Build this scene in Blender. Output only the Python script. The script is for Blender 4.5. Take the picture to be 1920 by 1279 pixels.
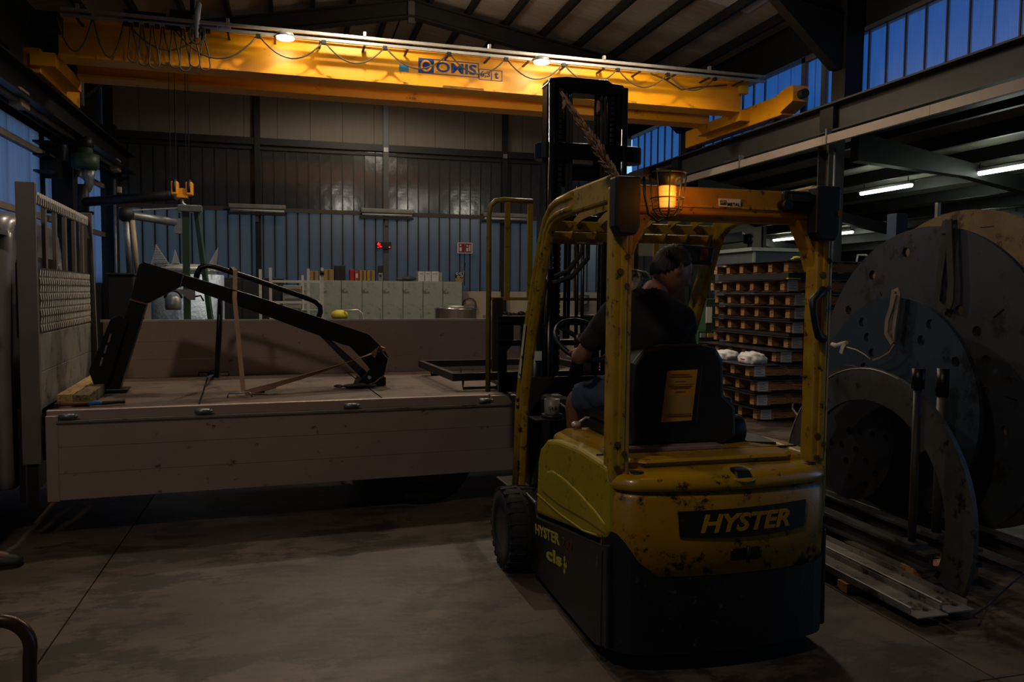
import bpy, bmesh, math, random
from mathutils import Vector as V, Matrix, Euler
random.seed(7)
for o in list(bpy.data.objects): bpy.data.objects.remove(o, do_unlink=True)
S = bpy.context.scene; COL = S.collection
R_ = math.radians
# ---------------------------------------------------------------- camera
FPX, CH, CX, CY = 1493., 1.6, 960., 639.5
yaw, pit, rol = R_(15.2), R_(3.5), R_(0.5)
cF = V((math.sin(yaw)*math.cos(pit), math.cos(yaw)*math.cos(pit), -math.sin(pit)))
r0 = V((math.cos(yaw), -math.sin(yaw), 0)); u0 = r0.cross(cF)
cR = r0*math.cos(rol)+u0*math.sin(rol); cU = -r0*math.sin(rol)+u0*math.cos(rol)
cam = bpy.data.cameras.new('camera'); camo = bpy.data.objects.new('camera', cam); COL.objects.link(camo)
m = Matrix((cR, cU, -cF)).transposed().to_4x4(); m.translation = V((0, 0, CH)); camo.matrix_world = m
cam.sensor_width = 36; cam.lens = FPX/1920*36; cam.clip_start = .05; cam.clip_end = 200
S.camera = camo
def at(x, y, X=None, Y=None, Z=None, P=None, N=None):
    """photo measurement -> point on a known plane of the hall"""
    d = cF+cR*((x-CX)/FPX)-cU*((y-CY)/FPX)
    if X is not None: t = X/d.x
    elif Y is not None: t = Y/d.y
    elif Z is not None: t = (Z-CH)/d.z
    else: t = (V(P)-V((0, 0, CH))).dot(V(N))/d.dot(V(N))
    return V((0, 0, CH))+d*t
# ---------------------------------------------------------------- view, sky, lamps
S.view_settings.view_transform = 'Standard'; S.view_settings.look = 'None'
S.view_settings.gamma = 1; S.view_settings.use_curve_mapping = False; S.view_settings.exposure = .25
w = bpy.data.worlds.new('dusk'); S.world = w; w.use_nodes = True
nt = w.node_tree; nt.nodes.clear()
tc = nt.nodes.new('ShaderNodeTexCoord'); sp = nt.nodes.new('ShaderNodeSeparateXYZ'); rp = nt.nodes.new('ShaderNodeValToRGB')
bg = nt.nodes.new('ShaderNodeBackground'); ow = nt.nodes.new('ShaderNodeOutputWorld')
nt.links.new(tc.outputs['Generated'], sp.inputs[0]); nt.links.new(sp.outputs['Z'], rp.inputs[0])
nt.links.new(rp.outputs[0], bg.inputs[0]); nt.links.new(bg.outputs[0], ow.inputs[0])
e = rp.color_ramp.elements
e[0].position = 0.0; e[0].color = (.42, .54, .70, 1); e[1].position = .6; e[1].color = (.012, .13, .50, 1)
k = e.new(.17); k.color = (.22, .46, .72, 1); k = e.new(.25); k.color = (.08, .36, .76, 1); k = e.new(.38); k.color = (.025, .28, .74, 1)
bg.inputs[1].default_value = 1.3
def lamp(name, loc, watt, col=(1, .78, .55), r=.16, spot=None, aim=(0, 0, -1), blend=.4):
    l = bpy.data.lights.new(name, 'SPOT' if spot else 'POINT'); l.energy = watt; l.color = col; l.shadow_soft_size = r
    o = bpy.data.objects.new(name, l); COL.objects.link(o); o.location = loc
    if spot:
        l.spot_size = R_(spot); l.spot_blend = blend; o.rotation_euler = V(aim).to_track_quat('-Z', 'Y').to_euler()
    return o
# high bay discharge lamps under the hall roof, plus added fills (rows at Y 11.3, 8.1, 1)
WARM = (1, .83, .62)
lamp('high_bay_light', (4.5, 10.9, 5.95), 210, WARM, .06, 142, (0, 0, -1), .25)
lamp('high_bay_light', (.9, 10.9, 5.95), 230, WARM, .06, 142, (0, 0, -1), .25)
lamp('high_bay_light', (-.6, 8.1, 6.1), 175, WARM, .12, 150, (0, 0, -1), .25)
lamp('high_bay_light', (3.4, 8.3, 6.1), 55, WARM, .12, 168, (0, 0, -1), .25)
for x_ in (1.6, 3.6, 5.6): lamp('girder_fill_light', (x_, 10.6, 4.35), 30, (1, .92, .76), .08, 95, (0, 1, .16), .8)  # added spots without fixtures, brightening the rear girder
lamp('high_bay_light', (1.6, 15.6, 6.2), 210, (1, .84, .66), .2, 168, (0, 0, -1), .3)
lamp('high_bay_light', (-1.9, .4, 5.9), 210, WARM, .2, 150, (0, 0, -1), .3)
lamp('ceiling_fill_light', (4.4, 9.3, 5.3), 60, (1, .86, .70), .35)  # added point fill to lift the roof sheets, no lamp hangs here
lamp('ceiling_fill_light', (2.4, 13.4, 5.75), 26, (1, .86, .70), .3)  # second added fill for the roof, also without a fixture
# ---------------------------------------------------------------- materials
MATS = {}
def srgb(h):
    if isinstance(h, str):
        h = h.lstrip('#'); c = [int(h[i:i+2], 16)/255 for i in (0, 2, 4)]
    else: c = h
    return tuple(x/12.92 if x <= .04045 else ((x+.055)/1.055)**2.4 for x in c)+(1,)
def mat(name, c1, c2=None, rough=.6, metal=0., scale=6., bump=0., bscale=60., dirt=None, damt=.5, dscale=9., emit=None, estr=0, stretch=(1, 1, 1), spec=.5, coat=0):
    if name in MATS: return MATS[name]
    m = bpy.data.materials.new(name); m.use_nodes = True; n = m.node_tree; L = n.links
    b = n.nodes['Principled BSDF']; c1 = srgb(c1); c2 = srgb(c2) if c2 else tuple(x*.8 for x in c1[:3])+(1,)
    t = n.nodes.new('ShaderNodeTexCoord'); mp = n.nodes.new('ShaderNodeMapping'); mp.inputs['Scale'].default_value = stretch
    L.new(t.outputs['Object'], mp.inputs[0])
    nz = n.nodes.new('ShaderNodeTexNoise'); nz.inputs['Scale'].default_value = scale; nz.inputs['Detail'].default_value = 5; nz.inputs['Roughness'].default_value = .65
    L.new(mp.outputs[0], nz.inputs['Vector'])
    cr = n.nodes.new('ShaderNodeValToRGB'); cr.color_ramp.elements[0].position = .33; cr.color_ramp.elements[1].position = .67
    cr.color_ramp.elements[0].color = c1; cr.color_ramp.elements[1].color = c2; L.new(nz.outputs[0], cr.inputs[0]); out = cr.outputs[0]
    if dirt:
        dz = n.nodes.new('ShaderNodeTexNoise'); dz.inputs['Scale'].default_value = dscale; dz.inputs['Detail'].default_value = 9; dz.inputs['Roughness'].default_value = .75
        L.new(mp.outputs[0], dz.inputs['Vector'])
        dr = n.nodes.new('ShaderNodeValToRGB'); p = .615-.25*damt; dr.color_ramp.elements[0].position = p; dr.color_ramp.elements[1].position = p+.06
        L.new(dz.outputs[0], dr.inputs[0]); mx = n.nodes.new('ShaderNodeMixRGB'); mx.inputs[2].default_value = srgb(dirt)
        L.new(dr.outputs[0], mx.inputs[0]); L.new(out, mx.inputs[1]); out = mx.outputs[0]
    L.new(out, b.inputs['Base Color']); b.inputs['Roughness'].default_value = rough; b.inputs['Metallic'].default_value = metal
    b.inputs['Specular IOR Level'].default_value = spec; b.inputs['Coat Weight'].default_value = coat; b.inputs['Coat Roughness'].default_value = .12
    if bump:
        bn = n.nodes.new('ShaderNodeTexNoise'); bn.inputs['Scale'].default_value = bscale; bn.inputs['Detail'].default_value = 4; L.new(mp.outputs[0], bn.inputs['Vector'])
        bp = n.nodes.new('ShaderNodeBump'); bp.inputs['Strength'].default_value = bump; bp.inputs['Distance'].default_value = .01
        L.new(bn.outputs[0], bp.inputs['Height']); L.new(bp.outputs[0], b.inputs['Normal'])
    if emit: b.inputs['Emission Color'].default_value = srgb(emit); b.inputs['Emission Strength'].default_value = estr
    MATS[name] = m; return m
def mat_pane(name, tint, clear, rough=.5, streak=40., spec=.3):
    """ribbed translucent polycarbonate: lets the dusk sky through"""
    m = bpy.data.materials.new(name); m.use_nodes = True; n = m.node_tree; L = n.links; n.nodes.clear()
    o = n.nodes.new('ShaderNodeOutputMaterial'); tr = n.nodes.new('ShaderNodeBsdfTransparent'); tl = n.nodes.new('ShaderNodeBsdfTranslucent')
    df = n.nodes.new('ShaderNodeBsdfDiffuse'); gl = n.nodes.new('ShaderNodeBsdfGlossy'); gl.inputs['Roughness'].default_value = rough*.5
    t = n.nodes.new('ShaderNodeTexCoord'); mp = n.nodes.new('ShaderNodeMapping'); mp.inputs['Scale'].default_value = (1, 1, .03)
    nz = n.nodes.new('ShaderNodeTexNoise'); nz.inputs['Scale'].default_value = streak; nz.inputs['Detail'].default_value = 3
    L.new(t.outputs['Object'], mp.inputs[0]); L.new(mp.outputs[0], nz.inputs['Vector'])
    cr = n.nodes.new('ShaderNodeValToRGB'); c = srgb(tint); cr.color_ramp.elements[0].position = .3; cr.color_ramp.elements[1].position = .7
    cr.color_ramp.elements[0].color = tuple(x*.8 for x in c[:3])+(1,); cr.color_ramp.elements[1].color = c
    L.new(nz.outputs[0], cr.inputs[0])
    for q in (tr, tl): L.new(cr.outputs[0], q.inputs[0])
    df.inputs[0].default_value = (.12, .12, .115, 1)
    a = n.nodes.new('ShaderNodeMixShader'); a.inputs[0].default_value = 1-clear; L.new(tr.outputs[0], a.inputs[1]); L.new(tl.outputs[0], a.inputs[2])
    b = n.nodes.new('ShaderNodeMixShader'); b.inputs[0].default_value = .3; L.new(a.outputs[0], b.inputs[1]); L.new(df.outputs[0], b.inputs[2])
    fr = n.nodes.new('ShaderNodeMixShader'); fr.inputs[0].default_value = spec*.2; L.new(b.outputs[0], fr.inputs[1]); L.new(gl.outputs[0], fr.inputs[2])
    L.new(fr.outputs[0], o.inputs[0]); MATS[name] = m; return m
YEL = mat('hoist_yellow', '#e89c08', '#de9206', rough=.42, scale=2, dirt='#8a5a10', damt=.05, dscale=3)
DSTEEL = mat('dark_steel', '#1e1e1d', '#151515', rough=.55, metal=.3)
BSTEEL = mat('black_paint', '#0d0d0e', '#08080a', rough=.38, spec=.4)
BPLAST = mat('black_plastic', '#101012', '#0b0b0c', rough=.5, bump=.1, bscale=200)
RUB = mat('rubber', '#141414', '#1c1b19', rough=.8, bump=.2)
TYEL = mat('truck_yellow', '#b08a14', '#a07808', rough=.33, scale=5, dirt='#2a1f0c', damt=.16, dscale=11, coat=.6, bump=.03)
TYEL2 = mat('counterweight_yellow', '#a87a0c', '#966a08', rough=.4, scale=4, dirt='#1c130a', damt=.30, dscale=8, bump=.12, coat=.15)
GYEL = mat('guard_yellow', '#ab8a22', '#967414', rough=.42, scale=8, dirt='#2b200c', damt=.22, dscale=16, bump=.08)
HYEL = mat('hood_yellow', '#a69018', '#988210', rough=.45, scale=4, dirt='#5a4a14', damt=.15, dscale=14)
GALV = mat('galvanised', '#8d9092', '#777a7c', rough=.42, metal=.7, scale=14)
ALU = mat('aluminium', '#8a8078', '#766d66', rough=.5, metal=.35, scale=4, dirt='#3c332d', damt=.2, dscale=14, stretch=(.3, 1, 1), bump=.08)
ALUB = mat('bright_aluminium', '#c8c4be', '#b4b0aa', rough=.35, metal=.4, scale=10)
GREEN = mat('machine_green', '#2c4a32', '#223c28', rough=.5)
WOOD = mat('pallet_wood', '#c8955a', '#a87644', rough=.8, scale=3, stretch=(1, 1, 8), dirt='#4a321c', damt=.3, bump=.25)
TIMB = mat('timber', '#c2a06a', '#a5824e', rough=.8, scale=3, stretch=(8, 1, 8), dirt='#55452e', damt=.3, bump=.2)
PLY = mat('deck_plywood', '#6a5648', '#584638', rough=.62, scale=3, dirt='#3a2d25', damt=.35, dscale=4, bump=.15, bscale=120)
DISK = mat('mill_steel', '#46484e', '#383b41', rough=.48, metal=.35, scale=2.5, dirt='#2b2623', damt=.3, dscale=3)
DISKB = mat('mill_steel_blue', '#3e4b5c', '#323c4a', rough=.45, metal=.5, scale=2.5, dirt='#26262a', damt=.35, dscale=2)
RUSTB = mat('brown_board', '#86714e', '#70593c', rough=.85, scale=2.5, dirt='#4c3826', damt=.3, dscale=4, bump=.2)
WHITE = mat('white_print', '#c9c6c0', '#bcb8b2', rough=.6)
SLING = mat('sling_grey', '#857a70', '#6c635b', rough=.9, bump=.3, bscale=300)
STRAP = mat('strap_tan', '#a07e66', '#876750', rough=.85, bump=.3, bscale=400)
# ---------------------------------------------------------------- builders
class MB:
    def __init__(s): s.b = bmesh.new()
    def box(s, a, b, rot=None, c=None):
        a = V(a); b = V(b); mid = (a+b)/2; sz = b-a
        r = bmesh.ops.create_cube(s.b, size=1)['verts']
        for v in r:
            p = V((v.co.x*sz.x, v.co.y*sz.y, v.co.z*sz.z))
            if rot: p = Euler(rot).to_matrix() @ p
            v.co = p+mid
        return s
    def bar(s, p, q, w, h=None, up=(0, 0, 1)):
        """rectangular bar from p to q, w across, h along up"""
        p = V(p); q = V(q); d = (q-p).normalized(); up = V(up); x = d.cross(up)
        if x.length < 1e-4: x = d.cross(V((0, 1, 0)))
        x.normalize(); y = x.cross(d); h = h or w; vs = []
        for e_ in (p, q):
            for sx, sy in ((-1, -1), (1, -1), (1, 1), (-1, 1)): vs.append(s.b.verts.new(e_+x*sx*w/2+y*sy*h/2))
        for f in ((3, 2, 1, 0), (4, 5, 6, 7), (0, 1, 5, 4), (1, 2, 6, 5), (2, 3, 7, 6), (3, 0, 4, 7)): s.b.faces.new([vs[i] for i in f])
        return s
    def cyl(s, p, q, r, r2=None, n=16, cap=True):
        p = V(p); q = V(q); d = (q-p).normalized(); a = d.orthogonal().normalized(); c = d.cross(a); r2 = r if r2 is None else r2
        A = []; B = []
        for i in range(n):
            t = 2*math.pi*i/n; o = a*math.cos(t)+c*math.sin(t); A.append(s.b.verts.new(p+o*r)); B.append(s.b.verts.new(q+o*r2))
        for i in range(n):
            f = s.b.faces.new((A[i], A[(i+1) % n], B[(i+1) % n], B[i])); f.smooth = n > 7
        if cap: s.b.faces.new(A[::-1]); s.b.faces.new(B)
        return s
    def tube(s, pts, r, n=8, closed=False):
        pts = [V(p) for p in pts]; rings = []; N_ = len(pts); a = None
        for i, p in enumerate(pts):
            if closed: d = pts[(i+1) % N_]-pts[i-1]
            else: d = pts[min(i+1, N_-1)]-pts[max(i-1, 0)]
            d.normalize()
            if a is None: a = d.orthogonal().normalized()
            a = (a-d*a.dot(d)).normalized(); c = d.cross(a); rr = r[i] if isinstance(r, (list, tuple)) else r
            rings.append([s.b.verts.new(p+(a*math.cos(2*math.pi*j/n)+c*math.sin(2*math.pi*j/n))*rr) for j in range(n)])
        for i in range(N_ if closed else N_-1):
            A = rings[i]; B = rings[(i+1) % N_]
            for j in range(n):
                f = s.b.faces.new((A[j], A[(j+1) % n], B[(j+1) % n], B[j])); f.smooth = True
        if not closed: s.b.faces.new(rings[0][::-1]); s.b.faces.new(rings[-1])
        return s
    def ribbon(s, pts, w, t, side):
        """flat strap through pts, w wide along side, t thick"""
        pts = [V(p) for p in pts]; rings = []
        for i, p in enumerate(pts):
            d = (pts[min(i+1, len(pts)-1)]-pts[max(i-1, 0)]).normalized(); sd = V(side[i] if isinstance(side, list) else side)
            sd = (sd-d*sd.dot(d)).normalized(); nn = d.cross(sd)
            rings.append([s.b.verts.new(p+sd*a*w/2+nn*b*t/2) for a, b in ((-1, -1), (1, -1), (1, 1), (-1, 1))])
        for A, B in zip(rings, rings[1:]):
            for j in range(4): s.b.faces.new((A[j], A[(j+1) % 4], B[(j+1) % 4], B[j]))
        s.b.faces.new(rings[0][::-1]); s.b.faces.new(rings[-1]); return s
    def prism(s, pts, vec):
        """polygon (3d points in order) extruded by vec"""
        pts = [V(p) for p in pts]; vec = V(vec); A = [s.b.verts.new(p) for p in pts]; B = [s.b.verts.new(p+vec) for p in pts]; n = len(pts)
        s.b.faces.new(A[::-1]); s.b.faces.new(B)
        for i in range(n): s.b.faces.new((A[i], A[(i+1) % n], B[(i+1) % n], B[i]))
        return s
    def loft(s, rings, smooth=False, cap=True):
        R = [[s.b.verts.new(V(p)) for p in r] for r in rings]; n = len(R[0])
        for A, B in zip(R, R[1:]):
            for i in range(n):
                f = s.b.faces.new((A[i], A[(i+1) % n], B[(i+1) % n], B[i])); f.smooth = smooth
        if cap: s.b.faces.new(R[0][::-1]); s.b.faces.new(R[-1])
        return s
    def lathe(s, prof, c, axis=(0, 0, 1), n=24, cap=True):
        """profile [(radius, height)] turned round axis at c"""
        c = V(c); ax = V(axis).normalized(); a = ax.orthogonal().normalized(); b = ax.cross(a); R = []
        for r, h in prof: R.append([s.b.verts.new(c+ax*h+(a*math.cos(2*math.pi*i/n)+b*math.sin(2*math.pi*i/n))*max(r, 1e-4)) for i in range(n)])
        for A, B in zip(R, R[1:]):
            for i in range(n):
                f = s.b.faces.new((A[i], A[(i+1) % n], B[(i+1) % n], B[i])); f.smooth = True
        if cap: s.b.faces.new(R[0][::-1]); s.b.faces.new(R[-1])
        return s
    def ball(s, c, r, sc=(1, 1, 1), rot=(0, 0, 0), seg=16):
        vs = bmesh.ops.create_uvsphere(s.b, u_segments=seg, v_segments=seg//2+2, radius=r)['verts']; M = Euler(rot).to_matrix()
        for v in vs: v.co = M @ V((v.co.x*sc[0], v.co.y*sc[1], v.co.z*sc[2]))+V(c)
        for v in vs:
            for f in v.link_faces: f.smooth = True
        return s
    def build(s, name, m, parent=None, bevel=0, seg=2, kind=None, label=None, local=False):
        bmesh.ops.recalc_face_normals(s.b, faces=s.b.faces)
        me = bpy.data.meshes.new(name); s.b.to_mesh(me); s.b.free(); return wrap(name, me, m, parent, bevel, seg, kind, label, local)
def world_of(o):
    M = Matrix.LocRotScale(o.location, o.rotation_euler, o.scale)
    return world_of(o.parent) @ M if o.parent else M
def wrap(name, me, m, parent=None, bevel=0, seg=2, kind=None, label=None, local=False):
    o = bpy.data.objects.new(name, me); COL.objects.link(o)
    if m: me.materials.append(m)
    if parent:
        o.parent = parent
        if not local: me.transform(world_of(parent).inverted())
    if bevel:
        b = o.modifiers.new('bevel', 'BEVEL'); b.width = bevel; b.segments = seg; b.limit_method = 'ANGLE'; b.angle_limit = R_(35); b.harden_normals = False
    if kind: o['kind'] = kind
    if label: o['label'] = label
    return o
def thing(name, label, cat, loc=(0, 0, 0), rz=0, group=None):
    o = bpy.data.objects.new(name, None); COL.objects.link(o); o.location = loc; o.rotation_euler = (0, 0, rz); o.empty_display_size = .1
    return tag(o, label, cat, group)
def tag(o, label, cat, group=None):
    o['label'] = label; o['category'] = cat
    if group: o['group'] = group
    return o
def single(mb, name, m, label, cat, loc, group=None, bevel=0, seg=2):
    """a thing that is one mesh, authored in world space, origin moved to loc"""
    o = mb.build(name, m, None, bevel, seg); o.data.transform(Matrix.Translation(-V(loc))); o.location = loc; return tag(o, label, cat, group)
def struct(name, mb=None, m=None, bevel=0):
    if mb is None:
        o = bpy.data.objects.new(name, None); COL.objects.link(o)
    else: o = mb.build(name, m, None, bevel)
    o['kind'] = 'structure'; return o
def copies(src, n, step, parent=None):
    out = []
    for i in range(1, n):
        c = src.copy(); COL.objects.link(c); c.location = src.location+V(step)*i; out.append(c)
    return out
def text(name, s, m, parent, origin, xdir, ydir, h, w=None, ext=.002, shear=0, bold=0, space=1.):
    """lettering as thin solid letters lying on a surface; origin is the lower left corner"""
    cu = bpy.data.curves.new('t', 'FONT'); cu.body = s; cu.size = 1; cu.extrude = .01; cu.shear = shear; cu.offset = bold; cu.space_character = space; cu.resolution_u = 3
    t = bpy.data.objects.new('t', cu); COL.objects.link(t); dg = bpy.context.evaluated_depsgraph_get()
    me = bpy.data.meshes.new_from_object(t.evaluated_get(dg)); bpy.data.objects.remove(t, do_unlink=True)
    xs = [v.co.x for v in me.vertices]; ys = [v.co.y for v in me.vertices]; x0, x1, y0, y1 = min(xs), max(xs), min(ys), max(ys)
    sx = (w/(x1-x0)) if w else h/(y1-y0); sy = h/(y1-y0); xd = V(xdir).normalized(); yd = V(ydir).normalized(); zd = xd.cross(yd)
    for v in me.vertices:
        c = v.co.copy(); v.co = V(origin)+xd*(c.x-x0)*sx+yd*(c.y-y0)*sy+zd*((c.z+.01)*ext/.02)
    me.materials.clear(); return wrap(name, me, m, parent)
def arc(c, r, a0, a1, n, u, v):
    return [V(c)+V(u)*r*math.cos(R_(a0+(a1-a0)*i/n))+V(v)*r*math.sin(R_(a0+(a1-a0)*i/n)) for i in range(n+1)]
def catenary(p, q, sag, n=12):
    p = V(p); q = V(q); return [p.lerp(q, i/n)-V((0, 0, sag*4*(i/n)*(1-i/n))) for i in range(n+1)]
ORD = ['first', 'second', 'third', 'fourth', 'fifth', 'sixth', 'seventh', 'eighth', 'ninth', 'tenth', 'eleventh', 'twelfth', 'thirteenth', 'fourteenth', 'fifteenth', 'sixteenth']
# ================================================================ THE HALL
XL, XR, YB = -3.9, 8.0, 18.7
FLOOR = mat('concrete_floor', '#615449', '#453a31', rough=.52, scale=1.4, dirt='#332a22', damt=.5, dscale=2.2, bump=.25, bscale=18, stretch=(.7, 1.2, 1))
fl = struct('floor', MB().box((-5, -3, -.2), (17, 25, -.012)), mat('joint_black', '#1a1613'))
xs = [-5, -1.075, 2.82, 6.6, 10.4, 14, 17]; ys = [-3, 2.6, 7.2, 11.8, 16.4, 21, 25]
for i in range(len(xs)-1):
    for j in range(len(ys)-1):
        MB().box((xs[i]+.004, ys[j]+.004, -.02), (xs[i+1]-.004, ys[j+1]-.004, 0)).build('slab', FLOOR, fl)
# ---- back wall
wb = struct('wall_back', MB().box((XL-.1, YB, 0), (XR, YB+.2, 1.62)), mat('plinth_white', '#b8aa98', '#a89a88', rough=.8, scale=2))
PB1 = mat_pane('sheet_low', '#b4b0a8', .10, .5); PB2 = mat('sheet_mid', '#3e4247', '#34383d', rough=.16, metal=.3, bump=1, bscale=1.7, scale=4, spec=.9)
PB3 = mat('sheet_top', '#6b6356', '#625a4e', rough=.7, scale=1.5, stretch=(6, 1, .3))
me_a = me_b = None
def panel_run(parent, n, x0, dx, z0, z1, m, y=YB):
    src = MB().box((0, 0, z0), (dx-.02, .03, z1)).build('panel', m, parent, local=True); src.location = (x0, y, 0)
    rib = MB().box((dx-.022, -.012, z0), (dx+.002, .035, z1)).build('rib', DSTEEL, parent, local=True); rib.location = (x0, y, 0)
    copies(src, n, (dx, 0, 0)); copies(rib, n, (dx, 0, 0))
panel_run(wb, 48, XL, .2479, 1.62, 3.36, PB1); panel_run(wb, 48, XL, .2479, 3.36, 4.82, PB2)
src = MB().box((0, 0, 4.9), (.70, .04, 7.3)).build('panel', PB3, wb, local=True); src.location = (XL, YB, 0); copies(src, 17, (.708, 0, 0))
MB().box((XL, YB-.10, 4.80), (XR, YB-.01, 4.95)).build('girt', DSTEEL, wb)
MB().box((XL, YB-.05, 4.70), (XR, YB-.01, 4.76)).build('girt', DSTEEL, wb)
MB().box((XL, YB-.05, 3.34), (XR, YB-.01, 3.43)).build('girt', mat('girt_brown', '#453b33'), wb)
GPOST = mat('post_grey', '#4a4a48', '#3e3e3c', rough=.5)
for x in (-3.75, -.79, 2.02, 4.84, 7.7):
    MB().box((x-.06, YB-.12, 0), (x+.06, YB-.03, 6.4)).build('post', DSTEEL if x != 2.02 else GPOST, wb)
for x in (2.02, 4.84): MB().box((x-.05, YB-.14, 4.78), (x+.05, YB-.12, 4.88)).build('bracket', GALV, wb)
MB().box((XL, YB+.06, 4.8), (XR, YB+.2, 7.3)).build('backing', DSTEEL, wb)
# ---- left wall, translucent sheets with rails
PL = mat_pane('sheet_left', '#c0cad8', .15, .5, streak=14)
wl = struct('wall_left', MB().box((XL-.25, -3, 0), (XL-.02, YB+.2, 1.72)), mat('plinth_dark', '#2b2a28', '#222120'))
for i in range(20):
    y = -1.2+i; MB().box((XL-.04, y+.004, 1.72), (XL, y+.996, 4.05)).build('panel', PL, wl)
MB().box((XL-.2, -3, 4.05), (XL-.02, YB+.2, 6.3)).build('backing', DSTEEL, wl)
GLT = mat('girt_light', '#7a6c5c', '#6a5e50', rough=.6)
for z in (3.68, 2.68): MB().box((XL+.0, -3, z), (XL+.08, YB-.2, z+.09)).build('girt', GLT, wl)
for y in (15.05, 10.2, 5.2, .2): MB().box((XL+.0, y-.16, 0), (XL+.32, y+.16, 6.2)).build('post', DSTEEL, wl)
MB().box((XL, YB-.34, 0), (XL+.30, YB-.12, 5)).build('post', DSTEEL, wl)
MB().cyl((-3.62, YB-.4, .0), (-3.62, YB-.4, 3.9), .03).build('downpipe', GALV, wl)
MB().cyl((-3.4, 14.7, 4.6), (-3.4, 14.7, 6.2), .07).build('downpipe', GALV, wl)
# black band seen between the rail beam and the sheets: cable run
MB().tube([(-3.55, 8, 4.02), (-3.55, 12, 3.98), (-3.55, 18.4, 3.95)], .022).build('cable_run', DSTEEL, wl)
# ---- right clerestory
wr = struct('wall_right', MB().box((XR, -3, 5.46), (XR+.2, YB+.2, 6.6)), DSTEEL)
MB().box((XR, -3, 3.95), (XR+.2, YB+.2, 4.15)).build('sill_beam', DSTEEL, wr)
PR = mat_pane('sheet_right', '#b4d2f2', .75, .7, streak=60, spec=.35)
MUL = mat('mullion', '#2a3a4c', '#25323f', rough=.5)
wn = struct('window_1')
for i in range(44):
    y = 1.0+i*.36
    if y > 10.0: break
    MB().box((XR+.03, y+.012, 4.15), (XR+.05, y+.348, 5.44)).build('pane', PR, wn); MB().box((XR+.02, y-.010, 4.15), (XR+.06, y+.012, 5.44)).build('mullion', MUL, wn)
MB().box((XR-.02, 1, 5.42), (XR+.06, 10.2, 5.48)).build('window_frame', GPOST, wn)
wn2 = struct('window_2')
WF = mat('window_frame_white', '#5d5a5c', '#545154', rough=.6)
for y0, y1 in ((10.55, 10.92), (11.05, 11.24), (11.25, 11.44), (11.56, 11.9), (11.91, 12.27), (12.28, 12.64)):
    MB().box((XR+.03, y0, 4.15), (XR+.05, y1, 5.40)).build('pane', PR, wn2)
for y in (10.98, 11.50): MB().box((XR-.01, y-.05, 4.15), (XR+.06, y+.05, 5.44)).build('window_frame', WF, wn2)
MB().box((XR-.01, 10.93, 5.36), (XR+.06, 11.55, 5.44)).build('window_frame', WF, wn2)
MB().box((XR-.05, 11.43, 4.55), (XR-.01, 11.46, 4.85)).build('window_handle', BPLAST, wn2)
wn3 = struct('window_3')
for i in range(16):
    y = 12.66+i*.36
    MB().box((XR+.03, y+.006, 4.15), (XR+.05, y+.354, 5.40)).build('pane', PR, wn3); MB().box((XR+.02, y-.006, 4.15), (XR+.06, y+.006, 5.40)).build('mullion', MUL, wn3)
for y in (10.2, 15.0): MB().box((XR-.32, y-.15, 4.4), (XR-.02, y+.15, 6.1)).build('post', DSTEEL, wr)
# ---- roof
CEIL = mat('roof_sheet', '#968c7c', '#857b6c', rough=.7, scale=2, stretch=(1, 6, 1))
ce = struct('ceiling', MB().prism([(XL-.2, -3, 6.0), (2.1, -3, 7.28), (XR+.3, -3, 6.16), (XR+.3, -3, 6.3), (2.1, -3, 7.45), (XL-.2, -3, 6.15)], (0, 22, 0)), DSTEEL)
def roofz(x): return 7.15-.2*(2.1-x) if x < 2.1 else 7.15-.18*(x-2.1)
for y in range(-3, 19):
    for a, b in ((XL, 2.08), (2.12, XR)):
        MB().prism([(a, y+.006, roofz(a)), (b, y+.006, roofz(b)), (b, y+.006, roofz(b)+.05), (a, y+.006, roofz(a)+.05)], (0, .988, 0)).build('panel', CEIL, ce)
x = 3.18-.73
purl = [2.45+.735*i for i in range(8)]+[1.75-.71*i for i in range(8)]
for x in purl: MB().box((x-.035, -3, roofz(x)-.17), (x+.035, YB, roofz(x)-.02)).build('purlin', DSTEEL, ce)
for y in (15.05, 10.2, 5.2, .2):
    for a, b in ((XL+.1, 2.1), (2.1, XR-.1)):
        za, zb = roofz(a)-.17, roofz(b)-.17
        lo, hi = (a, b) if a < 2 else (b, a)
        dz = -.30
        mb = MB(); mb.prism([(a, y-.09, za), (b, y-.09, zb), (b, y-.09, zb-.03), (a, y-.09, za-.03)], (0, .18, 0))
        mb.prism([(a, y-.006, za), (b, y-.006, zb), (b, y-.006, zb+dz), (a, y-.006, za+dz)], (0, .012, 0))
        mb.prism([(a, y-.09, za+dz), (b, y-.09, zb+dz), (b, y-.09, zb+dz-.03), (a, y-.09, za+dz-.03)], (0, .18, 0))
        e0 = a if a < 2 else b; sgn = 1 if a < 2 else -1; z0 = roofz(e0)-.47
        mb.prism([(e0, y-.09, z0), (e0+sgn*1.5, y-.09, z0+.28), (e0+sgn*.32, y-.09, z0-.75), (e0, y-.09, z0-.75)], (0, .18, 0)); mb.build('rafter', DSTEEL, ce)
MB().box((2.04, 15.0, 6.55), (2.16, 15.12, 7.0)).build('ridge_plate', GPOST, ce)
MB().prism([(6.2, 10.9, roofz(6.2)-.01), (7.2, 10.9, roofz(7.2)-.01), (7.2, 10.9, roofz(7.2)-.03), (6.2, 10.9, roofz(6.2)-.03)], (0, 1.0, 0)).build('roof_light', mat('roof_light', '#a8adb2', '#9aa0a6'), ce)
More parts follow.
